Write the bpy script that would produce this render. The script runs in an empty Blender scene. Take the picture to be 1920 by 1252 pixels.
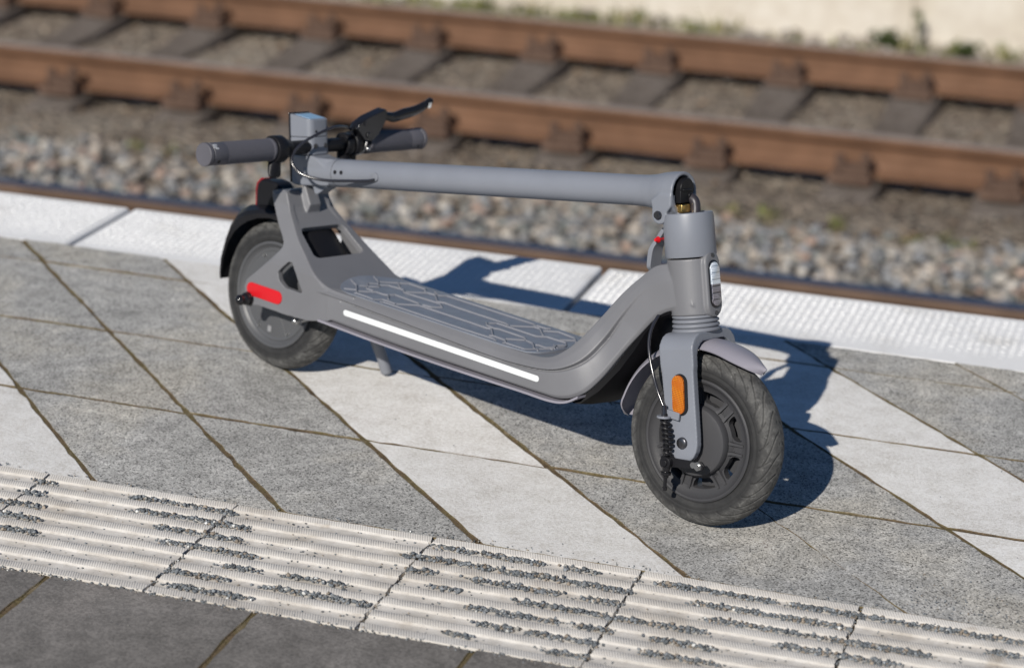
import bpy, bmesh, math, random
import numpy as np
from mathutils import Vector, Matrix
from mathutils.geometry import delaunay_2d_cdt
R_ = math.radians
SC = bpy.context.scene
COL = SC.collection

# ------------------------------------------------------------------ camera
cam = bpy.data.cameras.new("camera"); camo = bpy.data.objects.new("camera", cam); COL.objects.link(camo)
CR, CU, CF = (Vector((0.95080004, 0.30843432, 0.02911288)), Vector((-0.12906301, 0.30891599, 0.9422917)), Vector((-0.28164166, 0.89968838, -0.3335248)))
m = Matrix.Identity(4)
for i in range(3):
    m[i][0], m[i][1], m[i][2] = CR[i], CU[i], -CF[i]
m.translation = (0, 0, 1.38)
camo.matrix_world = m
cam.sensor_width = 36; cam.lens = 83.3; cam.clip_start = 0.05; cam.clip_end = 400
cam.dof.use_dof = True; cam.dof.focus_distance = 3.36; cam.dof.aperture_fstop = 3.4
SC.camera = camo

# ------------------------------------------------------------------ sky, sun, exposure
SUN_EL, SUN_AZ = 33.0, 82.5
tosun = Vector((-math.cos(R_(SUN_EL)) * math.cos(R_(SUN_AZ)), -math.cos(R_(SUN_EL)) * math.sin(R_(SUN_AZ)), math.sin(R_(SUN_EL))))
W = bpy.data.worlds.new("World"); SC.world = W; W.use_nodes = True
nt = W.node_tree; bg = nt.nodes['Background']
sky = nt.nodes.new('ShaderNodeTexSky'); sky.sky_type = 'NISHITA'; sky.sun_disc = False
sky.sun_elevation = R_(SUN_EL); sky.sun_rotation = math.atan2(tosun.x, tosun.y)
sky.air_density = 1.0; sky.dust_density = 0.0; sky.ozone_density = 7.0
nt.links.new(sky.outputs[0], bg.inputs[0]); bg.inputs[1].default_value = 0.05
sl = bpy.data.lights.new("sun", 'SUN'); sl.energy = 4.6; sl.angle = R_(0.53); sl.color = (1.0, 0.95, 0.87)
so = bpy.data.objects.new("sun", sl); COL.objects.link(so); so.rotation_euler = tosun.to_track_quat('Z', 'Y').to_euler(); so.location = (-1, -4, 6)
SC.view_settings.view_transform = 'Standard'; SC.view_settings.look = 'None'; SC.view_settings.exposure = 0.1; SC.view_settings.gamma = 1

# ------------------------------------------------------------------ materials
def mat(name, col=(.5, .5, .5), rough=.5, metal=0., spec=.5, coat=0.):
    m = bpy.data.materials.new(name); m.use_nodes = True
    b = m.node_tree.nodes['Principled BSDF']
    b.inputs['Base Color'].default_value = (*col, 1); b.inputs['Roughness'].default_value = rough; b.inputs['Metallic'].default_value = metal
    b.inputs['Specular IOR Level'].default_value = spec; b.inputs['Coat Weight'].default_value = coat
    return m
class NT:
    def __init__(s, m): s.t = m.node_tree; s.b = s.t.nodes['Principled BSDF']; s._co = None
    def n(s, typ, ins=None, **kw):
        o = s.t.nodes.new('ShaderNode' + typ)
        for k, v in kw.items(): setattr(o, k, v)
        for k, v in (ins or {}).items():
            if isinstance(v, bpy.types.NodeSocket): s.t.links.new(v, o.inputs[k])
            else: o.inputs[k].default_value = v
        return o
    def co(s):
        if not s._co: s._co = s.n('TexCoord').outputs['Object']
        return s._co
    def noise(s, scale, detail=3, rough=.55, vec=None): return s.n('TexNoise', {'Vector': vec or s.co(), 'Scale': scale, 'Detail': detail, 'Roughness': rough}).outputs['Fac']
    def ramp(s, fac, stops):
        r = s.n('ValToRGB', {'Fac': fac}); e = r.color_ramp.elements
        while len(e) < len(stops): e.new(0.5)
        for el, (p, c) in zip(e, stops): el.position = p; el.color = (*c, 1) if len(c) == 3 else c
        return r.outputs['Color']
    def mix(s, fac, a, b, mode='MIX'):
        o = s.n('Mix', data_type='RGBA', blend_type=mode)
        for k, v in ((0, fac), (6, a), (7, b)):
            if isinstance(v, bpy.types.NodeSocket): s.t.links.new(v, o.inputs[k])
            else: o.inputs[k].default_value = v if k == 0 else (*v, 1)
        return o.outputs[2]
    def math(s, op, a, b=0., c=0.):
        o = s.n('Math', operation=op)
        for k, v in enumerate((a, b, c)):
            if isinstance(v, bpy.types.NodeSocket): s.t.links.new(v, o.inputs[k])
            else: o.inputs[k].default_value = v
        return o.outputs[0]
    def attr(s, name, out='Fac'): return s.n('Attribute', attribute_name=name).outputs[out]
    def set(s, name, sock): s.t.links.new(sock, s.b.inputs[name])
    def bump(s, h, strength=.5, dist=.001):
        o = s.n('Bump', {'Height': h, 'Strength': strength, 'Distance': dist}); s.t.links.new(o.outputs[0], s.b.inputs['Normal'])
M = {}
def painted(name, col, rough, grain=.12, bumpd=.0002):
    m = mat(name, col, rough, 0, .5 if col[0] > .05 else .22); t = NT(m)
    n1 = t.noise(9, 4); n2 = t.noise(2600, 2); dust = t.noise(55, 5, .7)
    c = t.mix(t.ramp(n1, [(.35, (0, 0, 0)), (.7, (1, 1, 1))]), tuple(x * (1 - grain * .5) for x in col), tuple(x * (1 + grain * .4) for x in col))
    sp = t.ramp(t.noise(420, 2, .5), [(.77, (0, 0, 0)), (.8, (1, 1, 1))])
    c = t.mix(t.math('MULTIPLY', sp, t.math('MULTIPLY', dust, .35 if col[0] > .05 else .12)), c, (.45, .44, .42))
    t.set('Base Color', c); t.bump(n2, .35, bumpd)
    rr = t.math('MULTIPLY_ADD', n1, .12, rough - .06); t.set('Roughness', rr)
    return m
M['paint'] = painted('grey_paint', (.19, .203, .236), .42)
M['framepaint'] = painted('frame_paint', (.156, .157, .169), .45)
M['paint2'] = painted('grey_paint_soft', (.18, .19, .218), .5)
M['fender'] = painted('lilac_grey_plastic', (.255, .245, .285), .45)
M['black'] = painted('black_plastic', (.010, .010, .012), .4, .3)
M['deepblack'] = mat('deep_black_liner', (.004, .004, .005), .5, 0, .12)
M['gloss'] = mat('gloss_black', (.01, .01, .012), .16)
M['grip'] = painted('grip_rubber', (.094, .092, .108), .6)
M['rim'] = painted('rim_cast', (.048, .048, .052), .46, .2, .0006)
M['motor'] = painted('motor_cover', (.08, .082, .088), .45)
M['bracket'] = mat('steel', (.5, .5, .5), .3, 1.)
M['darksteel'] = mat('dark_steel', (.12, .12, .13), .3, .9)
M['silver'] = mat('silver_print', (.55, .55, .56), .35, .3)
M['brass'] = mat('brass', (.72, .48, .17), .28, 1.)
M['white'] = painted('white_reflective', (.70, .72, .73), .4, .05)
M['label'] = mat('pale_label', (.24, .24, .25), .5)
M['red'] = mat('red_reflective', (.55, .008, .014), .35)
M['redlens'] = mat('red_lens', (.22, .004, .01), .2)
M['cable'] = mat('cable_sheath', (.018, .018, .024), .2, 0, .7)
M['hose'] = mat('hose', (.035, .031, .037), .42, .1)
def honey(name, ca, cb, rough=.15, sc=520, split=None):
    m = mat(name, ca, rough, 0, .6, .6); t = NT(m)
    v = t.n('TexVoronoi', {'Vector': t.co(), 'Scale': sc, 'Randomness': 0.25}, feature='F1')
    c = t.ramp(v.outputs['Distance'], [(.15, ca), (.55, cb)])
    if split is not None:
        sep = t.n('SeparateXYZ', {'Vector': t.co()})
        f = t.math('GREATER_THAN', sep.outputs[2], split)
        c = t.mix(f, tuple(x * .3 for x in cb), c); 
    t.set('Base Color', c); t.bump(v.outputs['Distance'], .9, .001); return m
def mk_amber():
    m = mat('amber_reflector', (.7, .2, .004), .12, 0, .6, .6); t = NT(m)
    v = t.n('TexVoronoi', {'Vector': t.co(), 'Scale': 400., 'Randomness': 0.}, feature='DISTANCE_TO_EDGE').outputs['Distance']
    c = t.ramp(v, [(.02, (.12, .022, .001)), (.12, (.48, .125, .002)), (.4, (.72, .25, .006))]); c = t.mix(t.ramp(t.noise(70, 2), [(.4, (0, 0, 0)), (.6, (.8, .8, .8))]), c, (.42, .10, .002)); t.set('Base Color', c); t.bump(v, .8, .001); return m
M['amber'] = mk_amber()
def mk_lens(name, ca, cb):
    m = mat(name, ca, .1, 0, .7, .8); t = NT(m)
    v = t.n('TexVoronoi', {'Vector': t.co(), 'Scale': 430., 'Randomness': 0.}, feature='DISTANCE_TO_EDGE').outputs['Distance']
    t.set('Base Color', t.ramp(v, [(.03, cb), (.2, ca)])); t.bump(v, .6, .0008); return m
M['clear_'] = honey('clear_reflector', (.75, .82, .9), (.2, .22, .26), .1, 560)
M['clear'] = mk_lens('clear_lens', (.86, .92, .98), (.3, .34, .4)); M['clear2'] = mk_lens('shaded_lens', (.3, .28, .32), (.03, .03, .04))  # one lens: lit upper and shaded lower half painted in its colours
M['glass'] = mat('lamp_glass', (.25, .36, .5), .06, 0, .9, 1.)  # blue base colour paints the sky reflected in the glass
def mk_mat():
    m = mat('deck_mat_rubber', (.105, .12, .145), .42); t = NT(m); n = t.noise(30, 5, .65)
    c = t.ramp(n, [(.3, (.15, .165, .2)), (.6, (.185, .202, .24)), (.75, (.235, .245, .275))]); t.set('Base Color', c)
    t.bump(t.noise(1500, 2), .3, .0003); return m
M['mat'] = mk_mat(); M['ridge'] = painted('lit_mat_ridge', (.205, .212, .24), .5)  # ridge colour lightened to paint the sun catching the raised lines
def mk_tyre():
    m = mat('tyre_rubber', (.03, .03, .03), .7, 0, .35); t = NT(m)
    tr = t.attr('tread')
    n = t.noise(48, 6, .7); n2 = t.noise(240, 4, .7); n3 = t.noise(14, 3)
    d = t.math('MULTIPLY', t.ramp(n, [(.42, (0, 0, 0)), (.68, (1, 1, 1))]), t.math('MULTIPLY_ADD', tr, .75, .16))
    d = t.math('MULTIPLY', d, t.math('MULTIPLY_ADD', n2, 1.2, .1))
    d = t.math('ADD', d, t.math('MULTIPLY', tr, t.math('MULTIPLY', n3, .42)))
    sc_ = t.ramp(t.noise(130, 5, .75), [(.56, (0, 0, 0)), (.66, (1, 1, 1))])
    d = t.math('ADD', d, t.math('MULTIPLY', t.math('MULTIPLY', sc_, tr), .5))
    c = t.mix(d, (.021, .021, .022), (.135, .133, .128)); 
    c = t.mix(t.math('MULTIPLY', t.attr('groove'), .65), c, (.014, .014, .014)); t.set('Base Color', c); t.bump(n2, .5, .0005); return m
M['tyre'] = mk_tyre()
def mk_stone(name, dark, base_stops, speck, sc, rough=.85):
    m = mat(name, (.3, .3, .3), rough, 0, .3); t = NT(m)
    tone = t.attr('tone')
    big = t.noise(3.2, 5, .65); mid = t.noise(26, 4, .6)
    c = t.ramp(big, base_stops)
    c = t.mix(.75, c, t.ramp(mid, [(.3, (.36,) * 3), (.7, (.64,) * 3)]), 'OVERLAY')
    c = t.mix(.3, c, t.ramp(t.noise(8, 5, .7), [(.3, (.33,) * 3), (.65, (.62,) * 3)]), 'OVERLAY')
    v = t.n('TexVoronoi', {'Vector': t.co(), 'Scale': sc}, feature='F1')
    rnd = t.n('SeparateColor', {'Color': v.outputs['Color']}).outputs[0]
    sp = t.ramp(rnd, [(.0, (dark,) * 3), (.28, (.42,) * 3), (.72, (.56,) * 3), (1., (.5 + speck,) * 3)])
    c = t.mix(.85, c, sp, 'OVERLAY')
    fn = t.noise(sc * 1.7, 2, .6)
    c = t.mix(.5, c, t.ramp(fn, [(.3, (.3,) * 3), (.7, (.68,) * 3)]), 'OVERLAY')
    c = t.mix(1., c, t.n('CombineColor', {'Red': tone, 'Green': tone, 'Blue': tone}).outputs[0], 'MULTIPLY')
    t.set('Base Color', c); t.bump(t.math('ADD', fn, rnd), .5, .0011); return m
M['paver_dark'] = mk_stone('dark_paver', .02, [(.28, (.33, .325, .31)), (.48, (.405, .397, .38)), (.62, (.45, .428, .385)), (.75, (.48, .452, .41))], .3, 480)
M['paver_light'] = mk_stone('light_paver', .33, [(.3, (.66, .64, .615)), (.55, (.73, .715, .69)), (.75, (.77, .75, .72))], .12, 330)
M['slab_dark'] = mk_stone('dark_slab', .36, [(.3, (.152, .142, .132)), (.55, (.182, .17, .16)), (.75, (.215, .198, .184))], .1, 300)
def mk_tactile():
    m = mat('tactile_concrete', (.6, .56, .5), .85, 0, .3); t = NT(m)
    big = t.noise(6, 5, .65); f = t.noise(500, 3)
    c = t.ramp(big, [(.28, (.45, .405, .35)), (.42, (.585, .55, .505)), (.6, (.64, .61, .57))])
    rib = t.attr('rib')
    sep = t.n('SeparateXYZ', {'Vector': t.co()})
    w = t.math('SINE', t.math('MULTIPLY', t.math('ADD', sep.outputs[0], t.math('MULTIPLY', sep.outputs[1], .35)), 2 * math.pi / .0036))
    dirt = t.math('MULTIPLY', t.math('SUBTRACT', 1., rib), t.ramp(t.noise(22, 5, .7), [(.42, (0, 0, 0)), (.75, (1, 1, 1))]))
    c = t.mix(t.math('MULTIPLY', dirt, .55), c, (.30, .26, .21))
    c = t.mix(t.ramp(t.noise(11, 4), [(.66, (0, 0, 0)), (.78, (.8, .8, .8))]), c, (.3, .24, .17))
    c = t.mix(.5, c, t.ramp(f, [(.3, (.4,) * 3), (.7, (.6,) * 3)]), 'OVERLAY')
    t.set('Base Color', c); h = t.math('ADD', t.math('MULTIPLY', t.math('MULTIPLY', w, rib), .9), f); t.bump(h, .55, .0005); return m
M['tactile'] = mk_tactile()
def mk_edge():
    m = mat('white_edge_concrete', (.75, .75, .74), .8, 0, .3); t = NT(m)
    sep = t.n('SeparateXYZ', {'Vector': t.co()})
    st = t.noise(7, 5, .65); f = t.noise(300, 3)
    c = t.ramp(st, [(.25, (.6, .59, .57)), (.45, (.73, .73, .73)), (.7, (.78, .78, .78))])
    c = t.mix(t.ramp(t.noise(90, 4, .7), [(.7, (0, 0, 0)), (.85, (.35, .35, .35))]), c, (.45, .42, .38))
    t.set('Base Color', c); t.bump(f, .5, .0008); return m
M['edge'] = mk_edge()
def mk_joint():
    m = mat('joint_moss_sand', (.12, .1, .06), .95, 0, .1); t = NT(m)
    c = t.ramp(t.noise(14, 5, .7), [(.3, (.075, .058, .04)), (.45, (.165, .122, .075)), (.56, (.15, .122, .062)), (.7, (.27, .22, .155))])
    c = t.mix(.8, c, t.ramp(t.noise(260, 4, .7), [(.25, (.15,) * 3), (.75, (.75,) * 3)]), 'OVERLAY')
    t.set('Base Color', c); t.bump(t.noise(300, 4, .7), .9, .003); return m
M['joint'] = mk_joint()
def mk_rust(name, stops, metal=0., rough=.8):
    m = mat(name, (.2, .1, .05), rough, metal, .3); t = NT(m)
    vec = t.n('Mapping', {'Vector': t.co(), 'Scale': (.6, 1.6, 1.6)}).outputs[0]
    c = t.ramp(t.noise(4, 6, .65, vec), stops)
    c = t.mix(.55, c, t.ramp(t.noise(9, 5, .6), [(.3, (.36,) * 3), (.7, (.62,) * 3)]), 'OVERLAY'); t.set('Base Color', c); t.bump(t.noise(180, 3), .3, .001); return m
M['rust'] = mk_rust('rusty_rail_side', [(.3, (.118, .062, .036)), (.55, (.15, .08, .047)), (.75, (.18, .10, .062))])
M['rustdark'] = mk_rust('dark_rust', [(.3, (.06, .04, .03)), (.55, (.115, .072, .05)), (.75, (.16, .105, .075))])
M['rustclip'] = mk_rust('clip_rust', [(.3, (.075, .046, .034)), (.55, (.115, .072, .052)), (.75, (.165, .11, .083))])
M['rustdull'] = mk_rust('dull_brown_rail_side', [(.3, (.10, .066, .048)), (.55, (.135, .09, .066)), (.75, (.17, .12, .09))])
M['railtop'] = mk_rust('dull_rail_top', [(.3, (.25, .2, .175)), (.55, (.3, .25, .22)), (.75, (.35, .3, .27))], .1, .6)
M['polished'] = mat('polished_rail_top', (.22, .215, .235), .22, 1.)
M['concrete'] = mk_stone('sleeper_concrete', .4, [(.3, (.105, .085, .07)), (.55, (.14, .118, .102)), (.75, (.175, .152, .133))], .1, 90)
def mk_vcol(name, rough=.85, scale=70, amt=.8, k=.5):
    m = mat(name, (.3, .3, .3), rough, 0, .3); t = NT(m)
    c = t.mix(amt, t.attr('col', 'Color'), t.ramp(t.noise(scale, 4, .7), [(.3, (.33,) * 3), (.7, (.66,) * 3)]), 'OVERLAY')
    t.set('Base Color', c); t.bump(t.noise(scale * 3, 3), k, .002); return m
M['stone'] = mk_vcol('ballast_stone')
M['grit'] = mk_vcol('grit_chip', .8, 400)
M['leaf'] = mk_vcol('weed_leaf', .6, 40, .3, .1)
def mk_ground():
    m = mat('ballast_ground', (.15, .12, .1), .95, 0, .2); t = NT(m)
    c = t.ramp(t.noise(1.6, 6, .7), [(.3, (.16, .13, .10)), (.5, (.24, .2, .16)), (.7, (.3, .26, .21))])
    v = t.n('TexVoronoi', {'Vector': t.co(), 'Scale': 28.}, feature='F1')
    c = t.mix(.8, c, t.ramp(t.n('SeparateColor', {'Color': v.outputs['Color']}).outputs[0], [(0, (.25,) * 3), (1, (.72,) * 3)]), 'OVERLAY')
    t.set('Base Color', c); t.bump(v.outputs['Distance'], 1., .03); return m
M['ground'] = mk_ground()
def mk_wall():
    m = mat('pale_render', (.6, .55, .47), .9, 0, .2); t = NT(m)
    c = t.ramp(t.noise(1.3, 6, .65), [(.3, (.46, .40, .32)), (.5, (.56, .51, .435)), (.7, (.64, .60, .54))])
    c = t.mix(.5, c, t.ramp(t.noise(14, 5), [(.3, (.4,) * 3), (.7, (.6,) * 3)]), 'OVERLAY'); t.set('Base Color', c); t.bump(t.noise(60, 4), .5, .006); return m
M['wall'] = mk_wall()
M['pcon'] = mk_stone('platform_concrete', .4, [(.3, (.25, .24, .22)), (.55, (.3, .29, .27)), (.75, (.34, .33, .3))], .1, 60)

# ------------------------------------------------------------------ mesh helpers
def link(name, me, mats, parent=None, smooth=True, props=None):
    ob = bpy.data.objects.new(name, me); COL.objects.link(ob)
    for mt in (mats if isinstance(mats, (list, tuple)) else [mats]): me.materials.append(M[mt])
    if parent: ob.parent = parent
    if smooth: me.polygons.foreach_set('use_smooth', [True] * len(me.polygons))
    for k, v in (props or {}).items(): ob[k] = v
    return ob
def thing(ob, label, cat, group=None):
    ob['label'] = label; ob['category'] = cat
    if group: ob['group'] = group
    return ob
def struct(ob): ob['kind'] = 'structure'; return ob
class MB:
    """collects closed solids in one mesh"""
    def __init__(s): s.v = []; s.f = []
    def add(s, v, f, T=None):
        k = len(s.v); s.v += [tuple(T(p)) if T else tuple(p) for p in v]; s.f += [tuple(i + k for i in q) for q in f]; return s
    def loft(s, rings, cap=True, T=None, closed=True):
        n = len(rings[0]); v = [p for r in rings for p in r]; f = []
        for i in range(len(rings) - 1):
            for j in range(n if closed else n - 1):
                a, b = i * n + j, i * n + (j + 1) % n; f.append((a, b, b + n, a + n))
        if cap: f.append(tuple(range(n))[::-1]); f.append(tuple(range((len(rings) - 1) * n, len(rings) * n)))
        return s.add(v, f, T)
    def box(s, a, b, T=None):
        (x0, y0, z0), (x1, y1, z1) = a, b
        v = [(x0, y0, z0), (x1, y0, z0), (x1, y1, z0), (x0, y1, z0), (x0, y0, z1), (x1, y0, z1), (x1, y1, z1), (x0, y1, z1)]
        return s.add(v, [(3, 2, 1, 0), (4, 5, 6, 7), (0, 1, 5, 4), (1, 2, 6, 5), (2, 3, 7, 6), (3, 0, 4, 7)], T)
    def prism(s, poly, y0, y1, T=None):       # poly in (x,z)
        n = len(poly); v = [(x, y0, z) for x, z in poly] + [(x, y1, z) for x, z in poly]
        return s.add(v, [tuple(range(n)), tuple(range(2 * n - 1, n - 1, -1))] + [(i, i + n, (i + 1) % n + n, (i + 1) % n) for i in range(n)], T)
    def cyl(s, p, q, r0, r1=None, n=32, T=None):
        return s.tube([p, q], [r0, r0 if r1 is None else r1], n, T)
    def tube(s, pts, r, n=14, T=None):
        P = [Vector(p) for p in pts]; k = len(P); rad = r if isinstance(r, (list, tuple)) else [r] * k
        rings = []; up = None
        for i in range(k):
            t = (P[min(i + 1, k - 1)] - P[max(i - 1, 0)]).normalized()
            if up is None:
                up = Vector((0, 0, 1)) if abs(t.z) < .9 else Vector((0, 1, 0))
            u = (up - t * up.dot(t)).normalized(); w = t.cross(u); up = u
            rings.append([P[i] + (u * math.cos(2 * math.pi * j / n) + w * math.sin(2 * math.pi * j / n)) * rad[i] for j in range(n)])
        return s.loft(rings, True, T)
    def sphere(s, c, r, sc=(1, 1, 1), n=16, T=None):
        rings = [[(c[0] + r * sc[0] * math.sin(a) * math.cos(b), c[1] + r * sc[1] * math.sin(a) * math.sin(b), c[2] + r * sc[2] * math.cos(a)) for b in [2 * math.pi * j / n for j in range(n)]] for a in [math.pi * (.02 + .96 * i / (n // 2)) for i in range(n // 2 + 1)]]
        return s.loft(rings, True, T)
    def capsule_plate(s, c, u, w, nrm, L, wd, d0, d1, n=10, T=None):   # stadium plate: long axis u, short w, extruded along nrm d0..d1
        c, u, w, nrm = map(Vector, (c, u, w, nrm)); pts = []
        for sg, a0 in ((1, -math.pi / 2), (-1, math.pi / 2)):
            for i in range(n + 1):
                a = a0 + math.pi * i / n; pts.append(c + u * (sg * (L / 2 - wd / 2) + wd / 2 * math.cos(a)) + w * (wd / 2 * math.sin(a)))
        def ring(d, k): return [c + (p - c) * k + nrm * d for p in pts]
        e = (d1 - d0) * .35
        return s.loft([ring(d0, 1), ring(d1 - e, 1), ring(d1 - e * .3, 1 - .3 * e / wd), ring(d1, 1 - 1.6 * e / wd)], True, T)
    def lathe(s, prof, n=96, T=None, closed=True):   # prof (r,y) about local y axis at origin
        rings = [[(r * math.cos(a), y, r * math.sin(a)) for r, y in prof] for a in [2 * math.pi * i / n for i in range(n)]]
        k = len(prof); v = [p for r in rings for p in r]; f = []
        for i in range(n):
            for j in range(k if closed else k - 1):
                a, b = i * k + j, i * k + (j + 1) % k; c, d = ((i + 1) % n) * k + j, ((i + 1) % n) * k + (j + 1) % k; f.append((a, b, d, c))
        return s.add(v, f, T)
    def mesh(s, name):
        me = bpy.data.meshes.new(name); me.from_pydata(s.v, [], s.f); me.validate()
        bm = bmesh.new(); bm.from_mesh(me); bmesh.ops.recalc_face_normals(bm, faces=bm.faces); bm.to_mesh(me); bm.free(); return me
    def obj(s, name, mats, parent=None, smooth=True, bevel=0, ang=35, seg=3, remesh=0, sm=5, autos=None):
        me = s.mesh(name); ob = link(name, me, mats, parent, smooth)
        if remesh:
            r = ob.modifiers.new('r', 'REMESH'); r.mode = 'VOXEL'; r.voxel_size = remesh; r.use_smooth_shade = True
            q = ob.modifiers.new('s', 'SMOOTH'); q.factor = .5; q.iterations = sm
            dg = bpy.context.evaluated_depsgraph_get(); me2 = bpy.data.meshes.new_from_object(ob.evaluated_get(dg)); ob.modifiers.clear()
            ob.data = me2; bpy.data.meshes.remove(me); me2.name = name
            if not me2.materials: me2.materials.append(M[mats])
            me2.polygons.foreach_set('use_smooth', [True] * len(me2.polygons))
        elif bevel:
            b = ob.modifiers.new('b', 'BEVEL'); b.width = bevel; b.segments = seg; b.limit_method = 'ANGLE'; b.angle_limit = R_(ang); b.harden_normals = False
            if smooth: ob.data.set_sharp_from_angle(angle=R_(50))
        elif smooth: ob.data.set_sharp_from_angle(angle=R_(autos or 40))
        return ob
def catmull(P, n=8):
    P = [np.array(p, float) for p in P]; Q = [2 * P[0] - P[1]] + P + [2 * P[-1] - P[-2]]; out = []
    for i in range(1, len(Q) - 2):
        for k in range(n):
            t = k / n; a, b, c, d = Q[i - 1:i + 3]
            out.append(tuple(.5 * (2 * b + (c - a) * t + (2 * a - 5 * b + 4 * c - d) * t * t + (3 * b - a - 3 * c + d) * t ** 3)))
    out.append(tuple(P[-1])); return out
def inside(p, poly):
    x, y = p; c = False; j = len(poly) - 1
    for i in range(len(poly)):
        if (poly[i][1] > y) != (poly[j][1] > y) and x < (poly[j][0] - poly[i][0]) * (y - poly[i][1]) / (poly[j][1] - poly[i][1]) + poly[i][0]: c = not c
        j = i
    return c
def sheet2d(outer, hole, step):
    V = [Vector(p) for p in outer]; E = [(i, (i + 1) % len(outer)) for i in range(len(outer))]
    k = len(V); V += [Vector(p) for p in hole]; E += [(k + i, k + (i + 1) % len(hole)) for i in range(len(hole))]
    xs = [p[0] for p in outer]; ys = [p[1] for p in outer]; x = min(xs)
    while x < max(xs):
        y = min(ys)
        while y < max(ys):
            if inside((x, y), outer) and not (hole and inside((x, y), hole)): V.append(Vector((x, y)))
            y += step
        x += step
    r = delaunay_2d_cdt(V, E, [], 0, 1e-6); v = [tuple(p) for p in r[0]]
    f = []
    for t in r[2]:
        c = (sum(v[i][0] for i in t) / len(t), sum(v[i][1] for i in t) / len(t))
        if inside(c, outer) and not (hole and inside(c, hole)): f.append(tuple(t))
    return v, f
def thick(mb, v, f, fa, fb):     # two mapped copies of a 2D sheet with side walls
    n = len(v); VV = [fa(p) for p in v] + [fb(p) for p in v]; ff = list(f) + [tuple(i + n for i in q[::-1]) for q in f]
    cnt = {}
    for q in f:
        for i in range(len(q)): cnt[(q[i], q[(i + 1) % len(q)])] = 1
    for a, b in list(cnt):
        if (b, a) not in cnt: ff.append((b, a, a + n, b + n))
    mb.add(VV, ff)

rnd = random.Random(7); rng = np.random.default_rng(11)
def set_attr(me, name, vals, typ='FLOAT'):
    a = me.attributes.new(name, typ, 'POINT')
    if typ == 'FLOAT': a.data.foreach_set('value', np.asarray(vals, np.float32).ravel())
    else: a.data.foreach_set('color', np.asarray(vals, np.float32).ravel())

# ================================================================== SETTING
E_Y, D_Y, B_Y, A_Y = 2.566, 2.869, 3.877, 4.166
# ground at track level, reaching far
g = MB(); n = 40
xs = [-150, -60, -25, -12] + [-8 + .5 * i for i in range(25)] + [8, 25, 60, 150]; ys = [4.02, 4.6, 5.4, 6.2, 6.8] + [7.2 + .3 * i for i in range(16)] + [12.5, 16, 30, 70, 200]
v = []
for y in ys:
    for x in xs: v.append((x, y, -1.18 + (.0 if y < 8.2 else (.04 if y < 8.9 else .003)) + .012 * rnd.uniform(-1, 1)))
nx = len(xs); g.add(v, [(j * nx + i, j * nx + i + 1, (j + 1) * nx + i + 1, (j + 1) * nx + i) for j in range(len(ys) - 1) for i in range(nx - 1)])
struct(g.obj('ground', 'ground', smooth=True))
# platform body under the paving
g = MB(); g.box((-40, -20, -1.6), (40, A_Y - .02, -.06)); struct(g.obj('platform', 'pcon', smooth=False))
g = MB()
for ya, yb, zb in ((-20, E_Y - .002, -.0019), (E_Y - .002, D_Y + .0005, -.0075), (D_Y + .0005, B_Y, -.0019)):
    g.add([(x, y, zb) for y in (ya, yb) for x in (-40, -4, 3, 40)], [(i, i + 1, i + 5, i + 4) for i in range(3)])
g.add([(-40, -20, -.06), (40, -20, -.06), (40, B_Y, -.06), (-40, B_Y, -.06)], [(0, 1, 2, 3)])
struct(g.obj('joint_bedding', 'joint', smooth=False))

class Pav:
    def __init__(s): s.v = []; s.f = []; s.t = []; s.mi = []
    def slab(s, poly, tone, mi, gap=.0022, gaps=None, h=.0, jit=.0009, chamf=.0012, seg=.022, depth=.012, sidemat=None):
        P = [np.array(p, float) for p in poly]; c = sum(P) / len(P); nP = len(P); ins = []
        for i in range(nP):       # inset corners
            a, b, d = P[i - 1], P[i], P[(i + 1) % nP]; e1 = (b - a) / np.linalg.norm(b - a); e2 = (d - b) / np.linalg.norm(d - b)
            n1 = np.array([-e1[1], e1[0]]); n2 = np.array([-e2[1], e2[0]]); 
            ga, gb = (gaps[(i - 1) % nP], gaps[i]) if gaps else (gap, gap); ins.append(b + np.linalg.solve(np.array([n1, n2]), np.array([ga, gb])))
        ring = []
        for i in range(nP):
            ph1, ph2 = rng.uniform(0, 6.28, 2); a, b = ins[i], ins[(i + 1) % nP]; L = np.linalg.norm(b - a); k = max(2, int(L / seg)); e = (b - a) / L; nn = np.array([-e[1], e[0]])
            for j in range(k):
                u_ = L * j / k; o = 0 if j == 0 else rng.normal(0, jit) + (.0007 * math.sin(ph1 + u_ * 38) + .0005 * math.sin(ph2 + u_ * 95)) * (1 if L < .9 else 0); ring.append(a + (b - a) * j / k + nn * (o + (.0014 if j == 0 else 0)))
        n = len(ring); k = len(s.v); tilt = rng.normal(0, .0012, 2)
        def zz(p): return h + float((p - c) @ tilt)
        for p in ring: s.v.append((p[0], p[1], -depth))
        for p in ring: s.v.append((p[0], p[1], zz(p) - chamf))
        for p in ring:
            q = p + (c - p) / np.linalg.norm(c - p) * chamf * 1.2; s.v.append((q[0], q[1], zz(q)))
        s.t += [tone] * (3 * n)
        for r in range(2):
            for j in range(n): s.f.append((k + r * n + j, k + r * n + (j + 1) % n, k + (r + 1) * n + (j + 1) % n, k + (r + 1) * n + j)); s.mi.append(mi if sidemat is None else sidemat)
        s.f.append(tuple(k + 2 * n + j for j in range(n))); s.mi.append(mi)
    def obj(s, name, mats):
        me = bpy.data.meshes.new(name); me.from_pydata(s.v, [], s.f); set_attr(me, 'tone', s.t)
        ob = link(name, me, mats, None, False); me.polygons.foreach_set('material_index', s.mi); return ob
V0, DD, TA = 1.2516, .2986, .97
pv = Pav()
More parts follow.
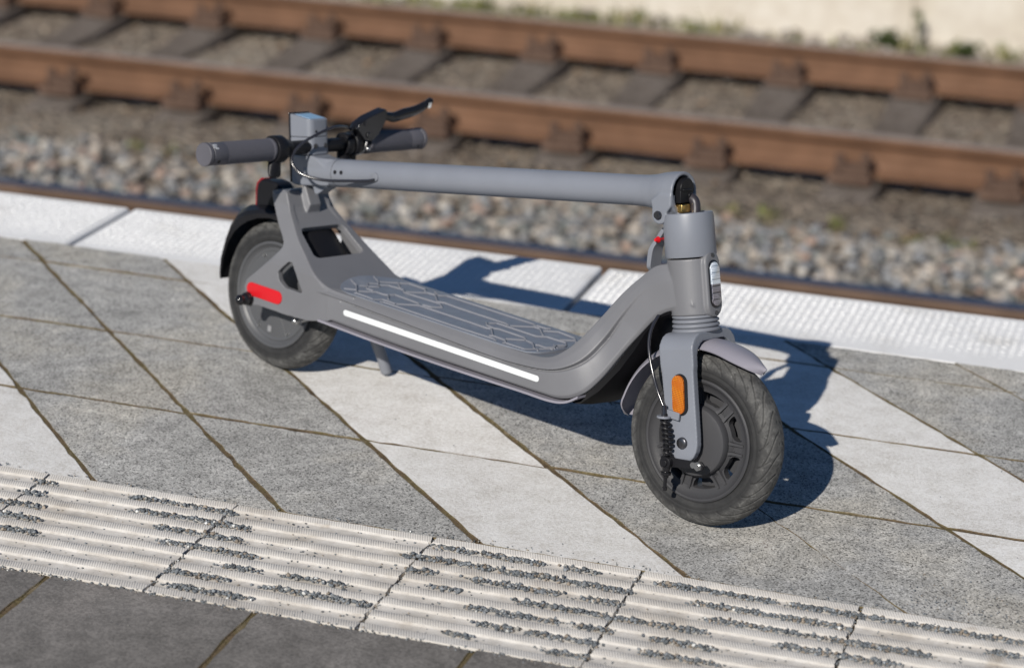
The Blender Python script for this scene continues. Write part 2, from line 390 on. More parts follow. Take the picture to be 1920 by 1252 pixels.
DG = {1: .0028, 2: .0029, 3: .0028, 4: .0029, 5: .0004, 6: .0024, 7: .0019, 8: .0008}; YG = {D_Y: .0014, 3.169: .0026, 3.469: .0017, 3.769: .0009, B_Y: .0008}
rows = [(D_Y, 3.169), (3.169, 3.469), (3.469, 3.769), (3.769, B_Y)]
for (y0, y1) in rows:
    for k in range(-14, 16):
        xa = V0 + DD * (k - 1)
        poly = [(xa - TA * y0, y0), (xa + DD - TA * y0, y0), (xa + DD - TA * y1, y1), (xa - TA * y1, y1)]
        light = (k % 3 == 0)
        pv.slab(poly, rng.uniform(.93, 1.06) if not light else rng.uniform(.95, 1.04), 1 if light else 0, gaps=(YG[y0], DG.get(k + 1, .0025), YG[y1], DG.get(k, .0025)), h=rng.uniform(-.0012, .0012), sidemat=2)
struct(pv.obj('pavement', ['paver_dark', 'paver_light', 'joint']))
pv = Pav()
for j in range(0, 12):
    y1 = E_Y - .3 * j; y0 = y1 - .3
    for k in range(-14, 14):
        x0 = -1.441 + .3 * k
        pv.slab([(x0, y0), (x0 + .3, y0), (x0 + .3, y1), (x0, y1)], rng.uniform(.95, 1.06), 0, gap=rng.uniform(.0025, .004), h=rng.uniform(-.001, .001), sidemat=1)
struct(pv.obj('front_pavement', ['slab_dark', 'joint']))
# tactile strip: eight ribs per slab
tv, tf, ta = [], [], []
pitch = (D_Y - E_Y - .017) / 7
prof = []
for i in range(8):
    c = E_Y + .0085 + pitch * i
    for dy, z, r in ((-.0128, -.0023, 0), (-.0116, -.0020, .0), (-.0096, -.0001, .0), (-.0084, .0003, 1), (.0078, .0003, 1), (.0090, -.0001, .0), (.0108, -.0020, 0), (.0120, -.0023, 0)):
        y = c + dy
        if E_Y - .0005 < y < D_Y - .0002: prof.append((y, z + .0006, r))
prof = [(prof[0][0] - .0005, -.012, 0)] + prof + [(prof[-1][0] + .0005, -.012, 0)]
TX0, TP = -1.6045, .3014
for k in range(-9, 9):
    x0 = TX0 + TP * k + .0021; x1 = TX0 + TP * (k + 1) - .0021; nseg = 30; kk = len(tv); dz = rng.uniform(-.0008, .0008)
    jit0 = rng.normal(0, .0011, len(prof)); jit1 = rng.normal(0, .0011, len(prof))
    for i in range(nseg + 1):
        x = x0 + (x1 - x0) * i / nseg
        for j, (y, z, r) in enumerate(prof):
            e = jit0[j] if i == 0 else (jit1[j] if i == nseg else 0)
            tv.append((x + e, y + rng.normal(0, .00022), z + dz + rng.normal(0, .00015))); ta.append(r)
    n = len(prof)
    for i in range(nseg):
        for j in range(n - 1): tf.append((kk + i * n + j, kk + (i + 1) * n + j, kk + (i + 1) * n + j + 1, kk + i * n + j + 1))
    for a in (0, nseg):
        b = len(tv); tv += [(tv[kk + a * n + j][0], tv[kk + a * n + j][1], -.02) for j in range(n)]; ta += [0] * n
        for j in range(n - 1): tf.append((kk + a * n + j, kk + a * n + j + 1, b + j + 1, b + j))
me = bpy.data.meshes.new('tactile_paving'); me.from_pydata(tv, [], tf); set_attr(me, 'rib', ta)
ob = struct(link('tactile_paving', me, 'tactile')); me.set_sharp_from_angle(angle=R_(50))
# white platform edge slabs
pv = Pav()
for k in range(-9, 10):
    x0 = -2.118 + .997 * k
    pv.slab([(x0, B_Y), (x0 + .997, B_Y), (x0 + .997, A_Y), (x0, A_Y)], 1., 0, gap=.0055, h=-.0032, chamf=.0035, depth=.13, seg=.08, jit=.0006)
nb = 15
for k in range(-3, 5):
    x0 = -2.118 + .997 * k
    for i in range(64):
        for j in range(nb):
            x, y = x0 + .026 + .015 * i + rng.normal(0, .0007), 3.925 + .0152 * j + rng.normal(0, .0005); b = len(pv.v)
            hh = .0015 * (1 if j > 2 else .3 + .2 * j) * rng.uniform(.6, 1.15)
            for r0, z in ((.0062, -.0040), (.0036, hh - .0032)): pv.v += [(x - r0, y - r0, z), (x + r0, y - r0, z), (x + r0, y + r0, z), (x - r0, y + r0, z)]
            pv.t += [1.] * 8; pv.f += [(b, b + 1, b + 5, b + 4), (b + 1, b + 2, b + 6, b + 5), (b + 2, b + 3, b + 7, b + 6), (b + 3, b, b + 4, b + 7), (b + 4, b + 5, b + 6, b + 7)]; pv.mi += [0] * 5
struct(pv.obj('platform_edge', ['edge']))

# stones helper -----------------------------------------------------
PHI = (1 + 5 ** .5) / 2
ICO = np.array([(-1, PHI, 0), (1, PHI, 0), (-1, -PHI, 0), (1, -PHI, 0), (0, -1, PHI), (0, 1, PHI), (0, -1, -PHI), (0, 1, -PHI), (PHI, 0, -1), (PHI, 0, 1), (-PHI, 0, -1), (-PHI, 0, 1)], float); ICO /= np.linalg.norm(ICO[0])
ICF = np.array([(0, 11, 5), (0, 5, 1), (0, 1, 7), (0, 7, 10), (0, 10, 11), (1, 5, 9), (5, 11, 4), (11, 10, 2), (10, 7, 6), (7, 1, 8), (3, 9, 4), (3, 4, 2), (3, 2, 6), (3, 6, 8), (3, 8, 9), (4, 9, 5), (2, 4, 11), (6, 2, 10), (8, 6, 7), (9, 8, 1)])
def stones(name, pos, size, cols, mt, flat=.7):
    N = len(pos); pos = np.asarray(pos); size = np.asarray(size)
    V = ICO[None] * rng.uniform(.62, 1.25, (N, 12, 1)) * rng.uniform(.65, 1.2, (N, 1, 3))
    q = rng.normal(size=(N, 4)); q /= np.linalg.norm(q, axis=1)[:, None]; w, x, y, z = q.T
    Rm = np.stack([1 - 2 * (y * y + z * z), 2 * (x * y - z * w), 2 * (x * z + y * w), 2 * (x * y + z * w), 1 - 2 * (x * x + z * z), 2 * (y * z - x * w), 2 * (x * z - y * w), 2 * (y * z + x * w), 1 - 2 * (x * x + y * y)], 1).reshape(N, 3, 3)
    V = np.einsum('nij,nkj->nki', Rm, V) * (size / 2)[:, None, None]; V[:, :, 2] *= flat; V += pos[:, None, :]
    F = (ICF[None] + 12 * np.arange(N)[:, None, None]).reshape(-1, 3)
    me = bpy.data.meshes.new(name); me.vertices.add(N * 12); me.vertices.foreach_set('co', V.ravel().astype(np.float32))
    me.loops.add(len(F) * 3); me.loops.foreach_set('vertex_index', F.ravel().astype(np.int32)); me.polygons.add(len(F)); me.polygons.foreach_set('loop_start', np.arange(0, len(F) * 3, 3, dtype=np.int32)); me.update(calc_edges=True)
    set_attr(me, 'col', np.repeat(np.c_[cols, np.ones(N)], 12, axis=0), 'FLOAT_COLOR')
    ob = link(name, me, mt, None, False); ob['kind'] = 'stuff'; return ob
def palette(N, pal, wts, var=.18):
    pal = np.array(pal); wts = np.array(wts, float); k = rng.choice(len(pal), N, p=wts / wts.sum()); return np.clip(pal[k] * rng.normal(1, var, (N, 1)), .01, .9)
# pale loose ballast between the tracks
N = 5200; X = rng.uniform(-6.6, 1.2, N); Y = rng.uniform(7.21, 8.42, N)
stones('loose_ballast', np.c_[X, Y, -1.155 + rng.uniform(-.008, .016, N)], rng.uniform(.032, .07, N), palette(N, [(.26, .245, .225), (.33, .29, .25), (.2, .205, .215), (.34, .25, .205), (.15, .16, .155), (.42, .39, .35)], [5, 4, 6, 1.6, 2.5, 1.]), 'stone', .75)
# weathered brown bed of the far track
N = 5200; X = rng.uniform(-7.4, 1.2, N); Y = 8.30 + 2.4 * rng.uniform(0, 1, N) ** 1.25
stones('track_bed', np.c_[X, Y, -1.172 + np.clip((9.0 - Y) / .3, 0, 1) * .042 + rng.uniform(-.01, .008, N)], rng.uniform(.015, .045, N), np.where(Y < 9.02, .66, .95)[:, None] * palette(N, [(.22, .175, .135), (.26, .215, .17), (.17, .132, .105), (.28, .25, .21), (.27, .18, .11)], [5, 5, 4, 3, 1]), 'stone', .42)
N = 2600; X = rng.uniform(-7.6, 1.2, N); Y = rng.uniform(10.6, 11.7, N)
stones('verge_ballast', np.c_[X, Y, -1.15 + rng.uniform(-.01, .03, N)], rng.uniform(.03, .065, N), palette(N, [(.3, .27, .24), (.36, .32, .28), (.24, .22, .2), (.3, .25, .2)], [4, 4, 3, 2]), 'stone', .7)
# grit lying in the tactile grooves
CL = [(-1.46,-1.29,2.841),(-1.43,-1.26,2.799),(-1.38,-1.25,2.758),(-1.35,-1.21,2.72),(-1.24,-1.19,2.681),(-1.3,-1.22,2.638),(-1.28,-1.17,2.595),(-1.15,-1.06,2.682),(-1.16,-1.01,2.636),(-1.61,-1.58,2.845),(-1.61,-1.58,2.795),(-1.62,-1.56,2.76),(-1.6,-1.54,2.716),(-1.58,-1.52,2.678),(-0.99,-0.88,2.844),(-0.88,-0.84,2.843),(-0.8,-0.76,2.847),(-1.02,-0.87,2.81),(-0.87,-0.7,2.803),(-1.0,-0.96,2.763),(-0.91,-0.86,2.768),(-0.86,-0.79,2.765),(-0.75,-0.7,2.762),(-0.95,-0.91,2.719),(-0.89,-0.83,2.684),(-0.83,-0.71,2.721),(-0.86,-0.81,2.646),(-0.83,-0.76,2.684),(-0.89,-0.86,2.604),(-0.67,-0.51,2.839),(-0.61,-0.4,2.809),(-0.49,-0.18,2.834),(-0.58,-0.3,2.774),(-0.7,-0.58,2.726),(-0.64,-0.55,2.68),(-0.79,-0.7,2.645),(-0.74,-0.69,2.685),(-0.75,-0.7,2.601),(-0.64,-0.54,2.637),(-0.48,-0.33,2.713),(-0.4,-0.29,2.746),(-0.22,-0.18,2.784)]
gp, gs = [], []
gro = [E_Y + .0085 + pitch * (i + .5) for i in range(7)]
for a, b, y in CL:
    yc = min(gro, key=lambda q: abs(q - y)); L = b - a; cnt = int(L / .0026 * 6.2 * rnd.uniform(.75, 1.15))
    for i in range(cnt):
        u = rnd.random(); x = a + L * (.5 + .5 * (1 if u > .5 else -1) * abs(2 * u - 1) ** .8) + rnd.gauss(0, .006); edge = min(1, 6 * min(abs(x - a), abs(b - x)) / L + .25)
        s = rnd.choice((.0024, .0032, .004, .0048, .0062)) * rnd.uniform(.8, 1.2); lay = rnd.choice((0, 0, 1, 2)) if edge > .6 else 0
        gp.append((x, yc + rnd.gauss(0, .0042) * (1 if lay == 0 else .6), -.0014 + .0014 * lay + s * .2)); gs.append(s)
for i in range(900):           # strays
    yc = rnd.choice(gro); gp.append((rnd.uniform(-1.75, .05), yc + rnd.gauss(0, .006), -.0008)); gs.append(rnd.uniform(.0018, .004))
for i in range(620):           # along the near and far edges of the strip
    gp.append((rnd.uniform(-1.75, .05), E_Y - .004 + rnd.gauss(0, .0035), .0005)); gs.append(rnd.uniform(.002, .0045))
for i in range(260):
    gp.append((rnd.uniform(-1.75, .05), D_Y + .003 + abs(rnd.gauss(0, .006)), .001)); gs.append(rnd.uniform(.0015, .0035))
for i in range(220):
    gp.append((rnd.uniform(-.35, -.1), D_Y + .02 + abs(rnd.gauss(0, .05)), .0012)); gs.append(rnd.uniform(.0015, .003))
for i in range(260):           # a few on the slabs
    gp.append((rnd.uniform(-1.9, .2), rnd.uniform(2.3, 3.8), .0012)); gs.append(rnd.uniform(.001, .0024))
for k in range(-1, 6):
    for i in range(70):
        gp.append((TX0 + TP * k + rnd.gauss(0, .002), rnd.uniform(E_Y, D_Y), -.0016)); gs.append(rnd.uniform(.002, .004))
N = len(gp)
stones('grit', gp, gs, palette(N, [(.15, .165, .18), (.2, .215, .23), (.11, .12, .13), (.25, .21, .17), (.3, .29, .27), (.6, .6, .58)], [6, 6, 4, 2.5, 1.5, .35], .2), 'grit', .85)

# ------------------------------------------------------------------ rails and sleepers
RZ = -.95
RP = [(-.0375, 0), (.0375, 0), (.0375, -.012), (.034, -.03), (.012, -.045), (.0085, -.06), (.0085, -.115), (.016, -.13), (.0725, -.142), (.0725, -.154), (-.0725, -.154), (-.0725, -.142), (-.016, -.13), (-.0085, -.115), (-.0085, -.06), (-.012, -.045), (-.034, -.03), (-.0375, -.012)]
def rail(yc, top, label, z=RZ, L0=-45, L1=45, side='rust'):
    root = bpy.data.objects.new('rail', None); COL.objects.link(root); root.location = (-2, yc, z - .154); thing(root, label, 'rail', 'railway rails beyond the platform')
    g = MB(); n = len(RP); prof = [(y, zz + .154) for y, zz in RP]
    rings = [[(x + 2, y, zz) for y, zz in prof] for x in (L0, -9, -5, -2, 1, L1)]
    g.loft(rings); b = g.obj('rail_body', side, root, smooth=False, bevel=.003, seg=2)
    g = MB(); g.box((L0 + 2, -.034, .1545), (L1 + 2, .034, .1560)); g.obj('running_surface', top, root, smooth=False, bevel=.0008, seg=1)
    return root
rail(7.128, 'polished', 'worn rail with polished blue-grey top just beyond the white platform edge', side='rustdull')
rail(9.05, 'railtop', 'rusty brown rail on the near side of the sleepers in the background')
rail(10.557, 'railtop', 'rusty brown rail farthest from the platform, in front of the pale wall')
def sleeper_proto():
    root = bpy.data.objects.new('sleeper', None); COL.objects.link(root)
    g = MB(); rings = []
    for y, w, h in ((8.7, .10, -.05), (8.8, .13, -.02), (9.05, .14, .012), (9.5, .125, -.03), (10.1, .125, -.03), (10.55, .14, .012), (11.05, .135, .012), (11.1, .12, 0)):
        rings.append([(-w, y - 9.8, -.14), (w, y - 9.8, -.14), (w * .78, y - 9.8, h), (-w * .78, y - 9.8, h)])
    g.loft(rings); b = g.obj('sleeper_body', 'concrete', root, smooth=False, bevel=.012); set_attr(b.data, 'tone', [1.] * len(b.data.vertices))
    for yc in (9.05, 10.557):
        for sg in (-1, 1):
            g = MB(); y0 = yc - 9.8
            T = lambda p, y0=y0, sg=sg: (p[0], y0 + sg * p[1], p[2])
            g.box((-.085, .076, .008), (.085, .172, .034), T); g.box((-.055, .05, .034), (.055, .135, .06), T)
            g.cyl((.004, .12, .03), (.006, .122, .085), .022, .020, 8, T); g.cyl((.042, .1, .03), (.050, .098, .122), .021, .017, 7, T); g.cyl((-.045, .102, .03), (-.055, .098, .108), .024, .019, 7, T); g.cyl((.05, .098, .085), (.05, .098, .098), .029, .027, 6, T)
            g.tube([(-.055, .075, .05), (-.06, .11, .062), (-.03, .13, .066), (0, .115, .07), (.03, .13, .066), (.06, .11, .062), (.055, .075, .05)], .011, 8, T)
            g.cyl((-.06, .14, .03), (-.06, .14, .06), .016, .014, 8, T); g.cyl((.06, .14, .03), (.06, .14, .06), .016, .014, 8, T)
            g.obj('rail_clip', 'rustclip', root, smooth=False, bevel=.003, seg=1)
    return root
proto = sleeper_proto()
SX = [-3.17, -.27, -.85, -1.42, -2.0, -2.6, -3.74, -4.28, -4.87, -5.45, -6.03, -6.6]
for i, x in enumerate(SX):
    if i == 0: o = proto
    else:
        o = proto.copy(); COL.objects.link(o)
        for ch in proto.children:
            c = ch.copy(); COL.objects.link(c); c.parent = o
    o.location = (x, 9.8, RZ - .154 - .014); o.rotation_euler.z = rnd.gauss(0, .006)
    thing(o, 'grey concrete sleeper with rusty clips under the two brown rails, half buried in stones', 'sleeper', 'sleepers under the background track')

# ------------------------------------------------------------------ wall, grass, weeds
g = MB()
for k in range(-7, 8):
    x0 = -1.62 + 2.6 * k; g.box((x0 + .006, 11.7, -1.4), (x0 + 2.594, 11.95, -.12))
g.box((-20, 11.72, -1.4), (20, 11.93, -.14)); g.box((-20, 11.66, -.118), (20, 12.4, -.02))
thing(g.obj('wall', 'wall', smooth=False, bevel=.006, seg=2), 'pale beige concrete wall behind the tracks at the top of the picture', 'wall')
def tuft_mesh(mb, cols, c, h, nbl, spread, pal, wd=.007):
    for i in range(nbl):
        a = rnd.uniform(0, 2 * math.pi); lean = rnd.uniform(.1, 1.) * spread; hh = h * rnd.uniform(.45, 1.1); w = wd * rnd.uniform(.6, 1.4)
        bx, by = c[0] + rnd.gauss(0, spread * .35), c[1] + rnd.gauss(0, spread * .35); dx, dy = math.cos(a), math.sin(a); px, py = -dy * w, dx * w
        p = []
        for t, k in ((0, 1), (.5, .8), (1, .12)):
            x, y, z = bx + dx * lean * t * t, by + dy * lean * t * t, c[2] + hh * (t - .25 * t * t)
            p += [(x - px * k, y - py * k, z), (x + px * k, y + py * k, z)]
        mb.add(p, [(0, 1, 3, 2), (2, 3, 5, 4)]); col = np.array(pal[rnd.randrange(len(pal))]) * rnd.uniform(.7, 1.25); cols += [(*col, 1)] * 6
GP = [(.12, .14, .035), (.16, .165, .05), (.2, .19, .075), (.085, .11, .025), (.26, .22, .12)]
mb = MB(); cols = []
for i in range(240):
    x = rnd.uniform(-7.5, 1.); d = .5 + .5 * math.sin(x * 2.3 + 1) * math.sin(x * .9)
    if rnd.random() < d + .12: tuft_mesh(mb, cols, (x, 11.6 - abs(rnd.gauss(0, .16)), -1.15), rnd.uniform(.05, .16), 9, .09, GP)
for i in range(70):
    x = rnd.gauss(-3.75, .55); tuft_mesh(mb, cols, (x, 11.4 - abs(rnd.gauss(0, .2)), -1.15), rnd.uniform(.06, .18), 10, .1, GP + [(.3, .27, .13)])
for i in range(90):
    x = rnd.uniform(-6.6, .8)
    if math.sin(x * 3.1) + math.sin(x * 7.7 + 2) > .1: tuft_mesh(mb, cols, (x, 8.36 + rnd.gauss(0, .05), -1.14), rnd.uniform(.02, .055), 12, .06, GP, .006)
me = mb.mesh('grass'); set_attr(me, 'col', cols, 'FLOAT_COLOR'); link('grass', me, 'leaf', None, False)['kind'] = 'stuff'
def weed(x, y, h, n, label):
    root = bpy.data.objects.new('weed', None); COL.objects.link(root); root.location = (x, y, -1.15); thing(root, label, 'weed', 'weeds at the foot of the pale wall')
    mb = MB(); cols = []; st = MB()
    for i in range(n):
        a = rnd.uniform(0, 6.28); r = rnd.uniform(.02, .1); hh = h * rnd.uniform(.4, 1.); st.tube([(0, 0, 0), (r * .4 * math.cos(a), r * .4 * math.sin(a), hh * .6), (r * math.cos(a), r * math.sin(a), hh)], [.004, .003, .001], 5)
        for k in range(14):
            t = rnd.uniform(.15, 1); c = (r * t * math.cos(a), r * t * math.sin(a), hh * t); tuft_mesh(mb, cols, c, .035, 2, .04, [(.05, .075, .02), (.08, .105, .03), (.035, .05, .018)], .009)
    me = mb.mesh('foliage'); set_attr(me, 'col', cols, 'FLOAT_COLOR'); link('foliage', me, 'leaf', root, False)
    me = st.mesh('stem'); set_attr(me, 'col', [(.1, .09, .04, 1)] * len(me.vertices), 'FLOAT_COLOR'); link('stem', me, 'leaf', root, False)
weed(-1.72, 11.5, .10, 8, 'low dark green weed spreading at the foot of the pale wall, right of the middle')
weed(-1.56, 11.55, .24, 1, 'tall thin weed stalk standing against the pale wall')
weed(-1.33, 11.5, .075, 7, 'low green weed nearest the right edge at the foot of the wall')

# ================================================================== SCOOTER
psi, ln = -.4205, .122; L_, Rm_, rho = .8793, .0997, .0255; RW = Rm_ + rho
d = Vector((math.cos(psi), math.sin(psi), 0)); n0 = Vector((d.y, -d.x, 0)); zz = Vector((0, 0, 1))
nn = n0 * math.cos(ln) + zz * math.sin(ln); uu = -n0 * math.sin(ln) + zz * math.cos(ln); ll = -nn
OO = Vector((-1.4695, 3.4283, Rm_ * math.cos(ln) + rho)) - uu * RW + Vector((0, 0, .0012))
sm = Matrix.Identity(4)
for i in range(3): sm[i][0], sm[i][1], sm[i][2], sm[i][3] = d[i], ll[i], uu[i], OO[i]
S = bpy.data.objects.new('electric_scooter', None); COL.objects.link(S); S.matrix_world = sm
thing(S, 'grey electric kick scooter standing on the paved platform with its stem folded down', 'scooter')
ITP = lambda x, a, b: float(np.interp(x, a, b))
# ---- frame
WZ = lambda z: ITP(z, [.2, .24, .263, .285, .31], [.079, .067, .0555, .0475, .046])
WP = lambda x, z: WZ(z) + ITP(x, [.07, .2], [0, .0064]) * (1 if z < .2 else max(0, 1 - (z - .2) / .04))
fr = MB()
st = [((.130,.1325),(.130,.170),(.130,.180),.077),((.152,.1345),(.152,.173),(.152,.185),.0825),((.18,.136),(.18,.1745),(.18,.187),.0868),((.205,.136),(.205,.1745),(.205,.187),.088),((.353,.1335),(.353,.171),(.353,.187),.088),((.53,.1353),(.53,.166),(.53,.186),.088),((.626,.1363),(.605,.169),(.59,.186),.088),((.672,.138),(.652,.1755),(.633,.190),.086),((.704,.152),(.682,.188),(.658,.205),.080),((.726,.180),(.702,.206),(.680,.231),.068),((.749,.225),(.718,.236),(.699,.264),.052),((.768,.256),(.737,.275),(.724,.303),.042),((.794,.288),(.765,.315),(.750,.333),.037),((.824,.304),(.8,.338),(.775,.356),.034),((.85,.312),(.83,.34),(.81,.365),.030)]
arr = [np.array([*b, *c, *t, w]) for b, c, t, w in st]; arr = catmull(arr, 14); rings = []
for q in arr:
    b, c, t, w = np.array(q[0:2]), np.array(q[2:4]), np.array(q[4:6]), q[6]
    e = (t - c) / (np.linalg.norm(t - c) + 1e-9); wt = w - ITP(w, [.034, .088], [.006, .012]); gd = ITP(w, [.036, .05], [.0, .0085]) * ITP(b[0], [.15, .21], [0, 1]); kd = .0026 * min(1, gd / .004)
    half = [(b, w - .0035 - kd), (b + (c - b) * .12, w - kd), (c - e * .0034, w - kd), (c - e * .0004, w - gd), (c + e * .0030, w + .0010 * min(1, gd / .004)), (c + (t - c) * .6, (w * .62 + wt * .38)), (t, wt)]
    rings.append([(p[0], -y, p[1]) for p, y in half] + [(p[0], y, p[1]) for p, y in half[::-1]])
fr.loft(rings)
plate = [(-.0002,.2942),(.0049,.284),(.028,.2587),(.0495,.2417),(.0579,.2326),(.0595,.2247),(.055,.2169),(.0222,.1829),(-.0092,.1555),(-.0139,.143),(-.0106,.1265),(-.0001,.1147),(.0221,.1187),(.0948,.1196),(.142,.1228),(.19,.1345),(.215,.15),(.2124,.1775),(.1931,.1786),(.173,.1849),(.1561,.1947),(.1369,.2067),(.1138,.2232),(.0906,.2398),(.0687,.2579),(.0483,.2767),(.0388,.2912),(.0318,.3065),(.0202,.3041),(.0049,.2995)]
hole = [(.0618,.1837),(.0695,.1925),(.0827,.2053),(.0912,.2059),(.0987,.198),(.1227,.1658),(.1191,.163),(.0813,.1629),(.0663,.1706)]
v2, f2 = sheet2d(plate, hole, .009)
for sg in (-1, 1): thick(fr, v2, f2, lambda p, sg=sg: (p[0], sg * WP(*p), p[1]), lambda p, sg=sg: (p[0], sg * (WP(*p) - .011), p[1]))
tc = catmull([(-.004,.301),(.012,.3065),(.03,.307),(.0385,.2925),(.047,.2765),(.0685,.258),(.0906,.2402),(.1138,.2235),(.1369,.2072),(.1561,.196),(.173,.189),(.195,.186),(.24,.1855)], 5)
tc = np.array(tc); ss = np.r_[0, np.cumsum(np.linalg.norm(np.diff(tc, axis=0), axis=1))]; tan = np.gradient(tc, axis=0); tan /= np.linalg.norm(tan, axis=1)[:, None]; nor = np.c_[-tan[:, 1], tan[:, 0]]
def onarch(s, v, off):
    x, z = ITP(s, ss, tc[:, 0]), ITP(s, ss, tc[:, 1]); nx_, nz_ = ITP(s, ss, nor[:, 0]), ITP(s, ss, nor[:, 1]); k = math.hypot(nx_, nz_); w = WP(x, z) - .002
    return (x + nx_ / k * off, v * w, z + nz_ / k * off)
s_at = lambda x: ITP(x, tc[:, 0], ss)
s0, s1 = s_at(.0715), s_at(.121)
hp = []
for (cs, cv, a0) in ((s0 + .01, -.66, math.pi * 1.5), (s0 + .01, .66, math.pi), (s1 - .01, .62, math.pi / 2), (s1 - .01, -.62, 0)):
    for i in range(5): a = a0 + (-math.pi / 2) * i / 4; hp.append((cs + .01 * math.cos(a), cv + .14 * math.sin(a)))
sc_ = .06     # scale v into metres for triangulation
outer = [(s, -sc_) for s in np.linspace(0, ss[-1], 36)] + [(ss[-1], v * sc_) for v in (-.5, 0, .5)] + [(s, sc_) for s in np.linspace(ss[-1], 0, 36)] + [(0, v * sc_) for v in (.5, 0, -.5)]
v2, f2 = sheet2d(outer, [(a, b * sc_) for a, b in hp], .007)
thick(fr, v2, f2, lambda p: onarch(p[0], p[1] / sc_, 0), lambda p: onarch(p[0], p[1] / sc_, -.012))
AX0 = Vector((.8118, 0, .3725)); AU = Vector((-.2495, 0, .9684)); AF = Vector((.9684, 0, .2495))
ax = lambda f, y, h: tuple(AX0 + AU * h + AF * f + Vector((0, y, 0)))
fr.cyl(ax(0, 0, -.079), ax(0, 0, .0005), .0345, None, 48)
fr.capsule_plate(ax(.027, 0, -.037), AU, (0, 1, 0), AF, .094, .034, 0, .0105)
# hook block on the arch
fr.add([(.028,-.018,.300),(.05,-.015,.272),(.05,.015,.272),(.028,.018,.300),(.036,-.012,.320),(.054,-.012,.288),(.054,.012,.288),(.036,.012,.320)], [(3,2,1,0),(4,5,6,7),(0,1,5,4),(1,2,6,5),(2,3,7,6),(3,0,4,7)])
fr.obj('frame', 'framepaint', S, remesh=.00105, sm=8)
# ---- frame details
g = MB(); g.prism([(.02,.321),(.036,.3225),(.047,.3275),(.047,.334),(.02,.334)], -.011, .011); g.prism([(.048,.3285),(.085,.3275),(.088,.324),(.066,.307),(.060,.3065)], -.011, .013)
g.obj('folding_hook', 'paint', S, bevel=.002)
bp = [(.17,.1345),(.3,.1320),(.45,.1318),(.6,.1340),(.655,.1345),(.685,.140),(.708,.1535)]
g = MB(); g.loft([[(x, y, z - .0045 if abs(y) < .09 else z) for x, z in catmull(bp, 5)] + [(x, y, z - .001) for x, z in catmull(bp, 5)[::-1]] for y in (-.0875, -.083, 0, .083, .0875)])
g.obj('base_plate', 'fender', S)
g = MB(); cv = [(.69,.139),(.70,.1395),(.722,.163),(.742,.198),(.757,.229),(.77,.259),(.787,.285),(.812,.2985)]; rings = []
for (x, z), w, dz in zip(cv, (.078, .074, .062, .046, .038, .0335, .031, .028), (0, 0, 0, 0, 0, 0, 0, 0)):
    rings.append([(x - .02, -w, z + .014), (x + .0035, -w, z - .0015), (x + .007, -w * .7, z - .004), (x + .009, 0, z - .006), (x + .007, w * .7, z - .004), (x + .0035, w, z - .0015), (x - .02, w, z + .014)])
g.loft(rings); g.obj('under_cover', 'deepblack', S)
for sg in (-1, 1):
    g = MB(); g.capsule_plate((.4275, sg * .0852, .1575), (1, 0, -.002), (0, 0, 1), (0, sg, 0), .408, .0092, 0, .0014); g.obj('reflective_strip', 'white', S)
# ---- deck mat with raised lines
g = MB(); mp = [(.218, -.0772)]
for i in range(13): a = -math.pi / 2 - math.pi * i / 12; mp.append((.218 + .052 * math.cos(a), .0765 * math.sin(a)))
mp += [(.3, .0765), (.55, .0765), (.592, .073), (.606, .06), (.612, .03), (.612, -.03), (.606, -.06), (.592, -.073), (.55, -.0765)]
v2, f2 = sheet2d(mp, [], .02); ZM = lambda x: ITP(x, [.1, .125, .15, .175, .2, .59, .612], [.242, .2205, .2015, .1905, .1879, .1877, .1895])
thick(g, v2, f2, lambda p: (p[0], p[1], ZM(p[0])), lambda p: (p[0], p[1], ZM(p[0]) - .004))
mt_ = g.obj('deck_mat', 'mat', S, autos=60)
LN = [[(158,-20),(188,-32),(194,-34),(229,-68)],[(201,-69),(215,-55)],[(198,-32),(204,-22),(217,-33),(231,-33)],[(223,-59),(239,-34),(253,-35),(262,-31),(280,-49)],[(229,-74),(232,-71),(256,-71),(272,-74)],[(155,33),(191,18),(216,-6),(207,-22),(193,-8),(201,7)],[(194,18),(210,44),(232,26)],[(208,4),(216,17),(246,19),(261,7),(335,10),(354,-5),(345,-20),(330,-23)],[(212,45),(221,59),(258,57),(268,47)],[(258,12),(278,42),(292,45),(325,15),(335,21),(370,18),(467,18),(475,14)],[(278,59),(298,47),(305,59),(332,59),(488,58),(497,52)],[(261,-27),(265,-18),(319,-22),(331,-31),(438,-31),(472,-32),(479,-28),(506,-55)],[(307,-59),(329,-31)],[(272,-73),(278,-59),(306,-60)],[(287,-75),(290,-70),(355,-71),(454,-72),(521,-70),(529,-74)],[(150,59),(178,58)],[(449,-7),(462,-19),(479,-22),(485,-18),(538,-19),(551,-29),(567,-33),(587,-53)],[(454,-6),(460,6),(541,5),(551,18),(587,20),(604,0),(604,-14)],[(480,14),(502,45),(512,46),(541,20)],[(498,55),(517,56),(520,62)],[(524,41),(539,59),(575,54),(587,43),(596,34)],[(505,-62),(511,-57),(535,-59),(542,-67)],[(530,-52),(548,-30)],[(544,-75),(547,-70),(584,-70),(592,-51),(600,-60)],[(574,-35),(578,-32),(593,-33),(600,-22),(606,-29)],[(594,-51),(602,-34),(608,-34)],[(587,-8),(598,-17),(592,-8),(597,3),(604,-2),(606,-5),(604,-21)],[(572,24),(585,43),(596,34)]]
g = MB()
for l in LN:
    P = [(x / 1000, y / 1000 + .002, ZM(x / 1000) + .0003) for x, y in l]; Q = [P[0]]
    for a, b in zip(P, P[1:]):
        for k in (1, 2, 3, 4): Q.append(tuple(a[i] + (b[i] - a[i]) * k / 4 for i in range(3)))
    Q = [(x, y, ZM(x) + .0006) for x, y, z in Q if x > .172]; len(Q) > 2 and g.tube(Q, .00155, 6)
